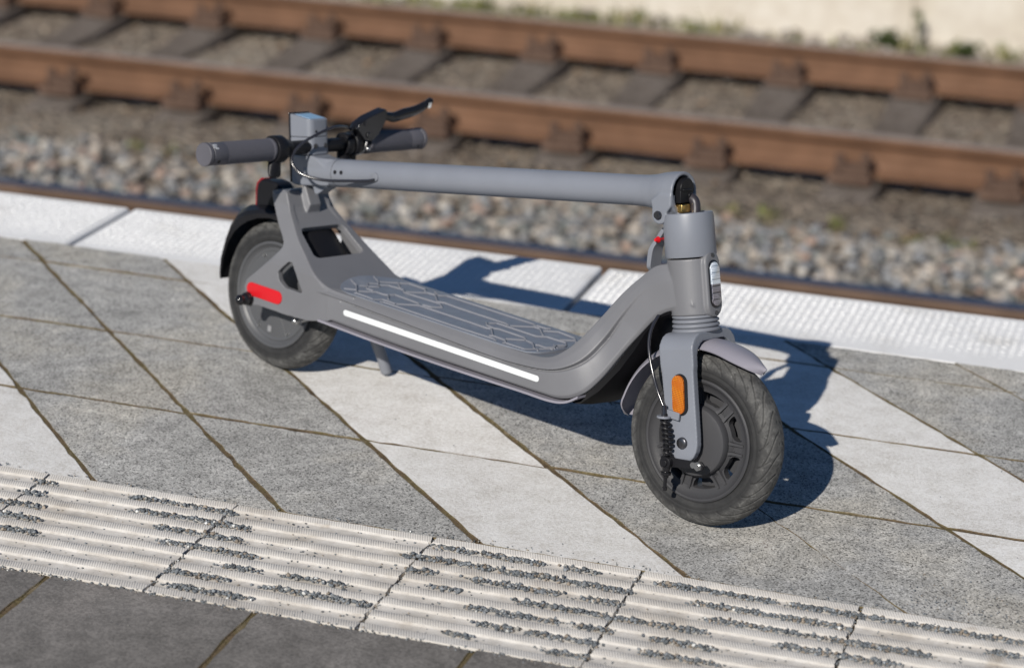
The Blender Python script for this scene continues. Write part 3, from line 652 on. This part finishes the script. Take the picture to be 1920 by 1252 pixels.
g.obj('grip_ridges', 'ridge', mt_)
# ---- wheels
def tyre(parent, T, seed):
    nu, nv = 960, 110; r_ = random.Random(seed); al = [R_(-128 + 256 * j / nv) for j in range(nv + 1)]
    U = np.arange(nu) / nu * 2 * math.pi; Vv, TR, GR = [], [], []
    A = np.array(al); sgn = np.sign(A); s = np.abs(A) / R_(128)
    base_r = Rm_ + rho * np.cos(A) * np.where(np.abs(A) < 1, 1., 1.); base_y = rho * np.sin(A) * (1 + .03 * np.cos(2 * A))
    dep = np.zeros((nu, nv + 1))
    NG = 26; half = 2 * math.pi / NG
    for side in (-1, 1):
        off = 0 if side < 0 else half / 2
        # long swept sipe and short slash between shoulder and crown
        c1 = (.50 - s) * 1.25 + .10 * np.sin(s * 9); c2 = (.62 - s) * .8
        for cc, lo, hi, wd, dp, sh in ((c1, .05, .50, .0018, .0014, 0.), (c2, .36, .62, .0014, .0010, half * .5)):
            mk = ((s > lo) & (s < hi) & ((sgn == side) | (s < .06))).astype(float)
            ph = (U[:, None] - cc[None] * .55 - off - sh) / half; ph = (ph - np.round(ph)) * half * .125
            dep += np.exp(-(ph / wd) ** 2) * mk[None] * dp
    dep += (np.exp(-((s - .70) / .018) ** 2) * .0007)[None]; dep -= (np.exp(-((s - .78) / .02) ** 2) * .0006)[None]; dep += (np.exp(-((s - .9) / .02) ** 2) * .0008)[None]
    for j in range(nu):
        pass
    rr = base_r[None] - dep * np.cos(A)[None]; yy = base_y[None] - dep * np.sin(A)[None]
    X = rr * np.cos(U)[:, None]; Z = rr * np.sin(U)[:, None]
    P = np.stack([X, yy, Z], 2).reshape(-1, 3); k = nv + 1
    idx = np.arange(nu)[:, None] * k + np.arange(nv)[None]; nxt = ((np.arange(nu) + 1) % nu)[:, None] * k + np.arange(nv)[None]
    F = np.stack([idx, idx + 1, nxt + 1, nxt], 2).reshape(-1, 4)
    me = bpy.data.meshes.new('tyre'); me.from_pydata([tuple(T(p)) for p in P], [], F.tolist())
    tr = np.clip((.62 - s) / .12, 0, 1); set_attr(me, 'tread', np.tile(tr, nu)); set_attr(me, 'groove', np.clip(dep / .0014, 0, 1).ravel())
    bm = bmesh.new(); bm.from_mesh(me); bmesh.ops.recalc_face_normals(bm, faces=bm.faces); bm.to_mesh(me); bm.free()
    ob = link('tyre', me, 'tyre', parent)
    return ob
RIM = [(.0885, -.0243), (.0862, -.0256), (.0838, -.0247), (.0825, -.0222), (.0755, -.0175), (.0705, -.0165), (.0692, -.014), (.0692, .014), (.0705, .0165), (.0755, .0175), (.0825, .0222), (.0838, .0247), (.0862, .0256), (.0885, .0243)]
# rear
TR = lambda p: (p[0], p[1], p[2] + RW)
g = MB(); g.lathe(RIM, 120, TR)
g.lathe([(0.0001, -.0215), (.03, -.0212), (.062, -.0198), (.071, -.0192), (.0735, -.0205), (.076, -.0205), (.078, -.0188), (.0832, -.0215), (.0832, .0215), (.06, .022), (.0001, .022)], 120, TR, closed=False)
g.cyl((0, -.03, RW), (0, -.02, RW), .02, .022, 40); g.cyl((0, -.075, RW), (0, .075, RW), .0062)
SA = [117, 175, -122, -62, -4, 57]
for a in SA:
    ca, sa = math.cos(R_(a)), math.sin(R_(a)); g.tube([(.036 * ca, -.0205, RW + .036 * sa), (.066 * ca, -.0196, RW + .066 * sa)], .0011, 8)
rw = g.obj('wheel', 'motor', S, autos=30); rw['label'] = 'rear wheel with solid grey motor hub'
for a in SA:
    ca, sa = math.cos(R_(a + 3)), math.sin(R_(a + 3)); b = MB(); b.cyl((.0685 * ca, -.019, RW + .0685 * sa), (.0685 * ca, -.0222, RW + .0685 * sa), .0032, .0026, 12); b.obj('screw', 'bracket', rw)
b = MB(); b.box((-.010, -.0214, RW - .064), (-.002, -.0199, RW - .054)); b.obj('sticker', 'label', rw, smooth=False)
tyre(rw, TR, 1)
g = MB(); g.cyl((0, -.077, RW), (0, -.0815, RW), .0128, .0115, 20); g.sphere((0, -.085, RW), .0105); g.sphere((.0005, -.0985, RW - .0005), .0088); g.cyl((0, -.08, RW), (0, -.097, RW), .0068)
g.obj('axle_nut', 'gloss', S)
g = MB(); g.sphere((.093, -.061, .108), .0055); g.cyl((.093, -.062, .108), (.093, -.03, .108), .004); g.cyl((.093, -.058, .108), (.093, -.052, .108), .0075, None, 6); g.obj('bolt', 'bracket', S)
e = Vector((1, 0, 0))
g = MB(); g.capsule_plate((.036, -.0798, .1428), e, (e.z, 0, -e.x), Vector((.07, -1, 0)).normalized(), .083, .0215, -.001, .0014); g.obj('reflector', 'red', S)['label'] = 'red reflector strip'
# ---- rear fender with tail light
g = MB(); rings = []
for th, ro, hw in ((181, .1325, .0255), (176, .134, .027), (165, .138, .0295), (150, .1435, .033), (138, .152, .036), (129, .158, .037), (120, .1555, .037), (108, .149, .037), (95, .146, .037), (80, .143, .037), (62, .139, .037), (40, .136, .037)):
    a = R_(th); q = ro - .1285; prof = [(-hw, .1285), (-hw - .001, ro - q * .62), (-hw + .003, ro - q * .35), (-hw * .5, ro), (hw * .5, ro), (hw - .003, ro - q * .35), (hw + .001, ro - q * .62), (hw, .1285), (hw - .0025, .1285), (hw - .002, ro - q * .62), (hw * .45, ro - min(.004, q * .7)), (-hw * .45, ro - min(.004, q * .7)), (-hw + .002, ro - q * .62), (-hw + .0025, .1285)]
    rings.append([(r * math.cos(a), y, RW + r * math.sin(a)) for y, r in prof])
g.loft(rings); rf = g.obj('fender', 'black', S, autos=25); rf['label'] = 'black rear fender'
g = MB(); g.prism([(-.066,.238),(-.071,.285),(-.07,.298),(-.062,.3065),(-.045,.309),(-.026,.3075),(-.012,.299),(0,.289),(-.015,.265),(-.035,.245)], -.017, .017); g.obj('light_bracket', 'black', rf, bevel=.004)
g = MB(); g.prism([(-.0668,.250),(-.0715,.262),(-.0738,.29),(-.0725,.299),(-.0635,.3085),(-.055,.3095),(-.062,.303),(-.068,.296),(-.069,.285)], -.0155, .0155); g.obj('tail_light', 'redlens', rf, bevel=.0015)
# ---- kickstand
g = MB(); g.tube([(.120, .06, .142), (.126, .067, .118), (.135, .077, .085), (.148, .094, .04), (.1535, .1005, .018), (.1545, .1015, .0135)], [.013, .0115, .0098, .0092, .0098, .006], 16); g.box((.10, .045, .128), (.145, .075, .142))
g.obj('kickstand', 'paint2', S, bevel=.001)
# ---- collar and folding hinge
g = MB()
TA_ = lambda p: ax(p[0], p[2], p[1])    # lathe about y -> steering axis
g.lathe([(.0355, .0028), (.0365, .0048), (.0362, .058), (.0352, .0638), (.0335, .065), (.0305, .0645), (.0298, .06), (.0295, .045), (.0001, .045), (.0001, .0028)], 72, lambda p: ax(p[0], p[2], p[1]), closed=False)
cl = g.obj('collar', 'paint', S, autos=35)
g = MB(); g.cyl((.7685, -.017, .428), (.7685, .017, .428), .0115, None, 28); g.prism([(.760,.421),(.775,.418),(.800,.402),(.8,.432),(.776,.4385),(.766,.4385)], -.016, .016); g.obj('hinge_knuckle', 'paint2', cl, bevel=.001)
g = MB(); g.cyl((.7685, -.035, .428), (.7685, .035, .428), .0055, None, 20); g.cyl((.7685, -.0368, .428), (.7685, -.034, .428), .005, .0062, 20); g.cyl((.7685, -.0372, .428), (.7685, -.0366, .428), .0026, .0026, 6); g.obj('pivot_bolt', 'darksteel', cl)
# ---- locking lever with red catch
g = MB(); P = catmull([(.7715,.414),(.7625,.405),(.7535,.387),(.7478,.372),(.7478,.352),(.7495,.341)], 5); rings = []
for i, (x, z) in enumerate(P):
    t = i / (len(P) - 1); w = ITP(t, [0, .35, .6, .9, 1], [.007, .008, .0125, .0135, .009]); h = ITP(t, [0, .5, 1], [.004, .0045, .003]); rings.append([(x - h, -w, z - h * .3), (x + h, -w, z + h * .3), (x + h, w, z + h * .3), (x - h, w, z - h * .3)])
g.loft(rings); lv = g.obj('lock_lever', 'paint2', S, bevel=.002)
g = MB(); g.cyl((.757, -.013, .3885), (.757, .016, .3885), .0028, None, 12); g.cyl((.757, -.0165, .388), (.757, -.010, .388), .0022, .0048, 12); g.cyl((.757, .0155, .3885), (.757, .0235, .3885), .0048, .0015, 12); g.obj('catch', 'red', lv)
# ---- stem
SA_ = Vector((.10, 0, .349)); SS = Vector((.9868, 0, .1620)).normalized(); ST = Vector((-SS.z, 0, SS.x))
stf = lambda s, y, t: tuple(SA_ + SS * s + ST * t + Vector((0, y, 0)))
TS = lambda p: stf(*p)
g = MB(); rs = .0223
g.tube([stf(-.06, 0, 0), stf(.6, 0, 0)], rs, 48)
rings = []
for s, r, ex in ((.56, rs, 0), (.61, rs, 0), (.632, .0228, .0005), (.648, .0245, .002), (.662, .0275, .004), (.676, .0292, .006), (.694, .0298, .007)):
    rings.append([stf(s, r * math.cos(a), r * math.sin(a) - (ex if math.sin(a) < 0 else 0) * abs(math.sin(a))) for a in [2 * math.pi * i / 48 for i in range(48)]])
inner = []
for s, r in ((.694, .0245), (.672, .0225), (.66, .02)):
    inner.append([stf(s, r * math.cos(a), r * math.sin(a)) for a in [2 * math.pi * i / 48 for i in range(48)]])
g.loft(rings + inner)
pc = ((Vector((.7685, 0, .428)) - SA_).dot(SS), (Vector((.7685, 0, .428)) - SA_).dot(ST))
for sg in (-1, 1):
    y0, y1 = sorted((sg * .0185, sg * .031)); g.cyl((.7685, y0, .428), (.7685, y1, .428), .0135, None, 28)
    T2 = lambda p: stf(p[0], p[1], p[2]); g.prism([(pc[0] - .0132, pc[1] + .002), (pc[0] - .0128, pc[1] + .010), (.657, -.010), (.672, .0), (.693, -.002), (.693, -.018), (pc[0] + .0132, pc[1] + .004)], y0, y1 - .001 if sg > 0 else y1, T2)
EP = [(-.0875, -.0190), (-.0875, .0275), (-.0420, .0275), (-.0385, .0262), (-.031, .0245), (-.020, .0232), (-.004, .0224), (.004, .0), (-.01, -.0205), (-.078, -.0222)]
yk = [1, 1, 1, .95, .84, .62, .4, .95, .75, .8]
g.add([stf(s_, -.0222 * k, t_) for (s_, t_), k in zip(EP, yk)] + [stf(s_, .0222 * k, t_) for (s_, t_), k in zip(EP, yk)], [tuple(range(10)), tuple(range(19, 9, -1))] + [(i, i + 10, (i + 1) % 10 + 10, (i + 1) % 10) for i in range(10)])
stem = g.obj('stem', 'paint', S, remesh=.0012, sm=14)
def rbox(mb, s0, s1, y, t0, t1, r, T, tl=(0, 0)):
    pts = []
    for cx_, cy_, a0 in ((s1 - r, y - r, 0), (s0 + .002, y - .002, 90), (s0 + .002, -y + .002, 180), (s1 - r, -y + r, 270)):
        rr = r if cx_ > (s0 + s1) / 2 else .002
        for i in range(7): a = R_(a0 + 90 * i / 6); pts.append((cx_ + rr * math.cos(a), cy_ + rr * math.sin(a)))
    def z(p, t, k): return t + (k * (p[0] - s0))
    mb.loft([[(p[0], p[1], z(p, t0, tl[0])) for p in pts], [(p[0], p[1], z(p, t1, tl[1])) for p in pts]], True, T)
g = MB(); rbox(g, -.0875, -.0408, .0224, .0280, .0562, .011, TS); cb = g.obj('handlebar_clamp', 'paint', stem, bevel=.0012, ang=50)
g = MB(); rbox(g, -.0875, -.0412, .0224, .0568, .0935, .011, TS, (0, -.2)); hb = g.obj('display_housing', 'paint', stem, bevel=.0015, ang=50)
g = MB(); g.box((-.0912, -.0228, -.017), (-.0878, .0228, .0955), TS); g.obj('display', 'gloss', stem, bevel=.0015)
g = MB(); g.add([stf(s, y, .0938 - .2 * (s + .0875) + h) for h in (-.002, .0006) for s, y in ((-.08, -.017), (-.047, -.017), (-.047, .017), (-.08, .017))], [(3,2,1,0),(4,5,6,7),(0,1,5,4),(1,2,6,5),(2,3,7,6),(3,0,4,7)]); g.obj('headlamp', 'glass', stem, bevel=.0006)
for y, t, r in ((-.011, .0420, .0043), (.011, .0420, .0043)):
    g = MB(); g.cyl(stf(-.0415, y, t), stf(-.0398, y, t), r, r * .9, 20); g.cyl(stf(-.0399, y, t), stf(-.0395, y, t), r * .5, None, 6); g.obj('screw', 'darksteel', cb)
for y in (-.009, .009):
    g = MB(); g.cyl(stf(-.0415, y, .0655), stf(-.0405, y, .0655), .002, None, 12); g.obj('screw', 'black', hb)
for s in (.0135, .0275):
    a = R_(158); g = MB(); g.cyl(stf(s, rs * .96 * math.cos(a + .0), rs * .96 * .12), stf(s, -rs - .0006, rs * .14), .0032, None, 14); g.obj('screw', 'black', stem)
g = MB(); g.capsule_plate(stf(.102, -.0214, -.001), SS, ST, (0, -1, 0), .017, .0135, 0, .0028); g.obj('cable_port', 'paint2', stem)
g = MB(); g.tube([stf(.0035, .02215 * math.cos(a), .02215 * math.sin(a)) for a in [2 * math.pi * i / 48 for i in range(49)]], .00045, 6); g.obj('seam', 'black', stem)
# hinge innards
g = MB(); g.cyl(stf(.668, .001, .006), stf(.699, .001, .006), .0165, .0150, 28); g.box((.668, -.0155, -.014), (.6995, .0125, .004), TS); g.cyl(stf(.69, .006, -.004), stf(.7015, .006, -.004), .005, .004, 14); g.box((.697, -.012, .003), (.702, .009, .006), TS); ins = g.obj('cable_gland', 'black', stem, bevel=.001)
g = MB(); g.box((.674, -.0155, -.0275), (.702, .0045, -.0155), TS); g.obj('hinge_contact', 'brass', stem, bevel=.0015)
g = MB(); g.tube(catmull([stf(.685, .0105, -.004), stf(.702, .0105, -.010), (.8005, .010, .443), (.804, .007, .426), (.806, .004, .40)], 6), .0072, 16); g.obj('cable_hose', 'hose', stem)
# ---- handlebar
BX, BZ = .040, .3805
hbq = lambda y: (BX, y, BZ)
g = MB(); g.cyl(hbq(-.22), hbq(.22), .0114, None, 36); bar = g.obj('handlebar', 'black', stem)
def grip(y0, y1):      # y0 inner, y1 outer
    g = MB(); sg = 1 if y1 > y0 else -1; prof = []; L = abs(y1 - y0)
    rings = []; n = 180
    sec = [(0, .0160, 0), (.0004, .0182, 0), (.004, .0186, 0), (.0065, .0176, 0), (.008, .0176, 1), (L * .72, .0176, 1), (L * .735, .0173, 0), (L * .745, .0178, 0), (L * .93, .0178, 0), (L * .935, .0168, 0), (L * .95, .0168, 0), (L * .955, .0184, 0), (L - .001, .0184, 0), (L, .0174, 0)]
    for dl, r, rib in sec:
        rings.append([(BX + (r + (.00035 * math.cos(i * 2 * math.pi / n * 45) if rib else 0)) * math.cos(2 * math.pi * i / n), y0 + sg * dl, BZ + (r + (.00035 * math.cos(i * 2 * math.pi / n * 45) if rib else 0)) * math.sin(2 * math.pi * i / n)) for i in range(n)])
    g.loft(rings); gr = g.obj('grip', 'grip', bar, autos=28)
    yh = y0 + sg * L * .86; a = R_(-32); dx, dz = math.cos(a), math.sin(a)
    g = MB(); g.cyl((BX + .0165 * dx, yh, BZ + .0165 * dz), (BX + .0181 * dx, yh, BZ + .0181 * dz), .0032, None, 14); g.obj('screw', 'black', gr); return gr
gr_ = [grip(-.098, -.238), grip(.112, .246)]
for k, (dy, a) in enumerate(((-.2235, 62), (-.2255, 48), (-.222, 40))):
    a = R_(a); g = MB(); g.capsule_plate((BX + .0177 * math.cos(a), dy, BZ + .0177 * math.sin(a)), (0, 1, 0), (-math.sin(a), 0, math.cos(a)), (math.cos(a), 0, math.sin(a)), .009 - .0012 * k, .0042 - .0006 * k, 0, .0005); g.obj('emblem', 'silver', gr_[0])
def ring_y(mb, y0, y1, r): mb.lathe([(r - .001, y0), (r, y0 + .0015), (r, y1 - .0015), (r - .001, y1), (.0112, y1), (.0112, y0)], 40, lambda p: (BX + p[0], p[1], BZ + p[2]))
g = MB(); ring_y(g, -.0965, -.0755, .0222); g.cyl(hbq(-.0765), hbq(-.056), .0205, .0122, 36)
rings = []
for x, z, w, h in ((.002, -.006, .0105, .013), (.004, -.017, .0115, .0105), (.006, -.026, .0125, .0085), (.009, -.034, .0135, .0075), (.012, -.040, .0125, .006), (.013, -.0425, .009, .004)):
    rings.append([(BX + x + h * .8 * math.cos(a), -.087 - .010 * (-z / .05) + w * math.sin(a), BZ + z + h * .25 * math.cos(a)) for a in [2 * math.pi * k / 18 for k in range(18)]])
g.loft(rings); g.obj('throttle', 'black', bar, bevel=.0005)
g = MB(); ring_y(g, .078, .092, .020); ring_y(g, .06, .076, .0185); g.box((BX - .004, .079, BZ - .034), (BX + .006, .091, BZ - .015)); g.cyl((BX + .001, .085, BZ - .034), (BX + .001, .085, BZ - .026), .004); bl = g.obj('brake_clamp', 'black', bar, bevel=.001)
g = MB(); g.add([(x, y, z) for x, k in ((.0425, .9), (.0625, 1.)) for y, z in ((.072, .4085), (.0745, .4165), (.095, .4275), (.134, .4395), (.1375, .4345), (.136, .42), (.122, .398), (.108, .388), (.092, .389), (.0825, .398))], [tuple(range(9, -1, -1)), tuple(range(10, 20))] + [(i, (i + 1) % 10, 10 + (i + 1) % 10, 10 + i) for i in range(10)]); g.cyl((.052, .098, .398), (.065, .098, .398), .005, None, 12); g.cyl((.052, .088, .4175), (.0645, .088, .4175), .0035, None, 10)
g.cyl((.052, .0745, .412), (.052, .064, .4065), .0045, .003, 12); g.obj('lever_mount', 'gloss', bar, bevel=.0022)
g = MB(); P = catmull([(.053, .128, .430), (.053, .148, .4255), (.053, .164, .4235), (.053, .185, .4275), (.053, .21, .4315), (.053, .232, .4385), (.053, .2465, .4465)], 4); rings = []
for i, p in enumerate(P):
    t = i / (len(P) - 1); h = ITP(t, [0, .12, .3, .5, .8, 1], [.0095, .0075, .0085, .0098, .0082, .0068]); w = ITP(t, [0, .3, 1], [.006, .0065, .0062]); rings.append([(p[0] + w * math.cos(a), p[1], p[2] + h * math.sin(a)) for a in [2 * math.pi * k / 14 for k in range(14)]])
g.loft(rings); g.sphere((.053, .2475, .447), .0062, (1, .8, .95)); lev = g.obj('brake_lever', 'gloss', bar)
g = MB(); g.box((.0535, .2395, .4362), (.0600, .2415, .4445)); g.box((.0535, .2425, .4372), (.0600, .2440, .4455)); g.obj('lever_mark', 'white', lev)
g = MB(); g.sphere((BX + .006, .062, BZ - .027), .0135, (1, 1, .9)); g.cyl((BX, .062, BZ - .02), (BX, .062, BZ - .01), .008); g.obj('bell', 'black', bar)
g = MB(); g.tube([(BX + .018 * math.cos(a), .099 + .002 * math.sin(3 * a), BZ + .018 * math.sin(a)) for a in [2 * math.pi * i / 24 for i in range(25)]], .0014, 8); g.sphere((BX + .019, .103, BZ - .006), .004); g.obj('spring_clip', 'bracket', bar)
CB = [(.052,.066,.4075),(.0595,.045,.4135),(.0675,.012,.4165),(.070,-.022,.409),(.0625,-.048,.394),(.0585,-.064,.377),(.064,-.070,.361),(.082,-.064,.347),(.115,-.048,.3435),(.155,-.033,.3495),(.190,-.0262,.3565),(.204,-.0245,.361)]
g = MB(); g.tube(catmull(CB, 6), .0024, 10); g.obj('brake_cable', 'cable', S)['label'] = 'black brake cable looping from the lever into the stem'
# ---- steering parts (fork, wheel, fender) turn together
ST_A = .05; Rq = Matrix.Rotation(ST_A, 4, AU)
def TST(p): return tuple(AX0 + Rq @ (Vector(p) - AX0))
def TSA(p): return TST(ax(*p))          # (f,y,h)
g = MB(); pr = [(.001, -.078)]
for k in range(4):
    h = -.0782 - k * .0065; pr += [(.0292 + .0006 * k, h), (.0322 + .0004 * k, h - .0012), (.0333 + .0004 * k, h - .0032), (.0322 + .0004 * k, h - .0052), (.0292 + .0006 * k, h - .0062)]
pr += [(.001, -.105)]
g.lathe(pr, 64, lambda p: TST(ax(p[0], p[2], p[1])), closed=False); g.obj('steering_bellows', 'paint2', S, autos=80)
g = MB(); U = []
HB = -.2554
for h, w in ((HB - .0262, .006), (HB - .0255, .0105), (HB - .022, .0155), (HB - .014, .0212), (HB - .004, .0244), (HB + .01, .0252), (HB + .06, .026), (HB + .1, .0268), (-.148, .0282)): U.append((-.0555 + ITP(h, [HB, -.13], [.001, 0]), h, -.0425, h, w))
for i in range(1, 9): a = R_(90 * i / 8); U.append((-.0295 - .026 * math.cos(a) , -.128 + .026 * math.sin(a), -.0225 - .02 * math.cos(a), -.136 + .021 * math.sin(a), .0285))
U.append((0, -.102, 0, -.1155, .0285)); full = U + [(-a, b, -c, d_, w) for a, b, c, d_, w in U[-2::-1]]
g.loft([[(-w, yo, ho), (w, yo, ho), (w, yi, hi), (-w, yi, hi)] for yo, ho, yi, hi, w in full], True, TSA)
fk = g.obj('fork', 'paint', S, remesh=.0014, sm=6)
g = MB(); g.capsule_plate((.0035, -.0551, HB + .0685), (.05, 0, 1), (1, 0, -.05), (0, -1, 0), .059, .0240, 0, .0022, T=TSA); g.obj('reflector_base', 'black', fk)
g = MB(); g.capsule_plate((.0015, -.0570, HB + .0685), (.05, 0, 1), (1, 0, -.05), (0, -1, 0), .0555, .0198, 0, .003, T=TSA); g.obj('reflector', 'amber', fk)['label'] = 'amber reflector on the fork'
g = MB(); g.cyl((0, -.0545, HB), (0, -.0582, HB), .0085, .0078, 28, TSA); g.cyl((0, -.0582, HB), (0, -.0592, HB), .0076, .0058, 28, TSA); g.cyl((0, -.0590, HB), (0, -.0596, HB), .0034, None, 6, TSA); g.obj('axle_bolt', 'darksteel', fk)
# front reflector on the head tube
g = MB(); g.capsule_plate(ax(.0368, 0, -.037), AU, (0, 1, 0), AF, .068, .0245, 0, .0022); hr = g.obj('reflector', 'gloss', S); hr['label'] = 'clear oval front reflector on the head tube'
for h, mt in ((-.0225, 'clear'), (-.0515, 'clear2')):
    g = MB(); pts = []; sgn_ = 1 if h > -.037 else -1
    for i in range(13): a = math.pi * i / 12; pts.append((.0104 * math.cos(a), -.037 + sgn_ * (.0205 + .0104 * math.sin(a))))
    pts += [(-.0104, -.037), (.0104, -.037)]
    g.loft([[ax(.038, y, hh) for y, hh in pts], [ax(.0402, y, hh) for y, hh in pts], [ax(.0412, y * .9, -.037 + (hh + .037) * .95) for y, hh in pts]]); g.obj('lens', mt, hr)
for h in (.0035, -.0775):
    g = MB(); g.cyl(ax(.0365, 0, h), ax(.0385, 0, h), .0030, None, 14); g.obj('screw', 'darksteel', hr)
# front wheel
TF = lambda p: TST((L_ + p[0], p[1], RW + p[2]))
g = MB(); g.lathe(RIM, 140, TF)
g.lathe([(.0001, -.0335), (.044, -.0328), (.049, -.0312), (.0512, -.028), (.0515, -.02), (.055, -.0165), (.055, -.006), (.05, .0), (.045, .02), (.03, .026), (.0001, .026)], 90, TF, closed=False)
for k in range(7):
    a = R_(2.5 + 51.43 * k); ca, sa = math.cos(a), math.sin(a)
    TW = lambda p, ca=ca, sa=sa: TF((p[0] * ca - p[2] * sa, p[1], p[0] * sa + p[2] * ca))
    w0, w1 = .0165, .0112
    g.loft([[(r, -.0158, -w), (r, -.0158, w), (r, -.002, w * .85), (r, -.002, -w * .85)] for r, w in ((.0525, w0), (.056, .0125), (.060, w1), (.066, w1), (.0705, .0135))], True, TW)
    for sg in (-1, 1): g.loft([[(r, y, sg * z0), (r, y, sg * z1), (r, -.014, sg * (z1 + .0006)), (r, -.014, sg * (z0 - .0006))] for r, y, z0, z1 in ((.052, -.0225, .0052, .0098), (.058, -.0205, .005, .0085), (.066, -.0192, .005, .0085), (.0735, -.0188, .005, .0085))], True, TW)
    g.tube([(.0585 - .0028 * math.cos(t), -.0158, .0036 * math.sin(t)) for t in [math.pi * i / 10 - math.pi / 2 for i in range(11)]], .001, 6, TW)
for k in range(7):  # wide far-side spokes added to block sun through the wheel openings
    a = R_(2.5 + 51.43 * (k + .5)); ca, sa = math.cos(a), math.sin(a)
    TW = lambda p, ca=ca, sa=sa: TF((p[0] * ca - p[2] * sa, p[1], p[0] * sa + p[2] * ca))
    g.loft([[(r, .004, -w), (r, .004, w), (r, .0158, w), (r, .0158, -w)] for r, w in ((.040, .016), (.056, .0165), (.0705, .017))], True, TW)
fw = g.obj('wheel', 'rim', S, autos=35, bevel=0); fw['label'] = 'front wheel with cast seven-spoke rim'
tyre(fw, TF, 2)
# front fender
g = MB(); rings = []
for th in [56 + (181 - 56) * i / 40 for i in range(41)]:
    a = R_(th); t = min((th - 56) / 22, (181 - th) / 14, 1); hw = .031 * (1 - (1 - t) ** 2.2) + .004 * (1 if th > 100 else .6); R0 = ITP(th, [56, 62, 75, 110, 165, 181], [.1475, .146, .1445, .1435, .1425, .146]); rg = []
    for i in range(13): u = -1 + i / 6; rg.append((R0 - .0105 * abs(u) ** 2.4 - (0), u * hw))
    rg2 = [(r - .0018, y * .97) for r, y in rg[::-1]]
    rings.append([(r * math.cos(a), y, r * math.sin(a)) for r, y in rg + rg2])
g.loft(rings, True, TF); fdr = g.obj('fender', 'fender', S, autos=50); fdr['label'] = 'lilac-grey front fender'
# brake arm, spring and lower cable
P0, P1, P2, P3 = (.8405, .1634), (.8465, .1555), (.8595, .104), (.863, .055)
g = MB(); g.prism([(.846,.098),(.852,.1035),(.868,.1015),(.905,.1065),(.914,.1085),(.919,.1045),(.918,.0985),(.911,.0955),(.89,.093),(.868,.088),(.856,.083),(.848,.086)], -.060, -.0565, TST); g.cyl((.8595, -.0565, .0935), (.8595, -.0685, .0935), .0088, None, 20, TST); g.cyl((.8595, -.068, .0935), (.8595, -.071, .0935), .0048, None, 12, TST); ba = g.obj('brake_arm', 'black', S, bevel=.0008)
g = MB(); g.cyl((.911, -.052, .102), (.911, -.0665, .102), .0042, None, 16, TST); g.cyl((.911, -.0605, .102), (.911, -.064, .102), .0068, None, 6, TST); g.cyl((.903, -.0605, .1015), (.903, -.0635, .1015), .0045, None, 8, TST); g.obj('nut', 'bracket', ba)
g = MB(); P = []
for i in range(0, 181):
    t = i / 180; x = P1[0] + (P2[0] - P1[0]) * t; z = P1[1] + (P2[1] - P1[1]) * t; r = .0052 + .0016 * math.sin(math.pi * min(1, t * 1.15)); a = 2 * math.pi * 7.5 * t; P.append((x + r * math.cos(a) + .0035 * math.sin(math.pi * t), -.0645 + r * math.sin(a), z))
g.tube(P, .0021, 8, TST); g.cyl((P1[0], -.0645, P1[1] + .006), (P2[0], -.0645, P2[1]), .0034, None, 12, TST); g.obj('return_spring', 'black', ba)
g = MB(); g.cyl((.8605, -.0645, .088), (.8615, -.0645, .072), .0062, .0046, 14, TST); g.cyl((.861, -.0645, .080), (.8612, -.0645, .0765), .0078, None, 14, TST); g.cyl((.8612, -.0645, .076), (.863, -.0645, .0545), .0029, None, 10, TST); g.cyl((.8628, -.0645, .058), (.8631, -.0645, .0535), .0040, .0036, 10, TST); g.obj('cable_anchor', 'gloss', ba)
g = MB(); g.box((.842, -.0615, .1565), (.868, -.0575, .1675), TST); g.cyl((.8455, -.0645, .1555), (.8452, -.0645, .1585), .0102, None, 20, TST); g.obj('cable_stop', 'paint', ba, bevel=.0006)
g = MB(); g.cyl((.8452, -.0645, .158), (.8425, -.0645, .1735), .0042, .0036, 14, TST); g.tube(catmull([(.8427,-.0645,.1705),(.8286,-.0631,.1890),(.8167,-.0623,.2098),(.803,-.0579,.2346),(.7945,-.0517,.2536),(.7908,-.0438,.2698),(.7905,-.0319,.2862),(.7950,-.0201,.2985)], 6), .0023, 10, TST); g.obj('brake_cable', 'cable', S)['label'] = 'black brake cable running down to the front wheel'
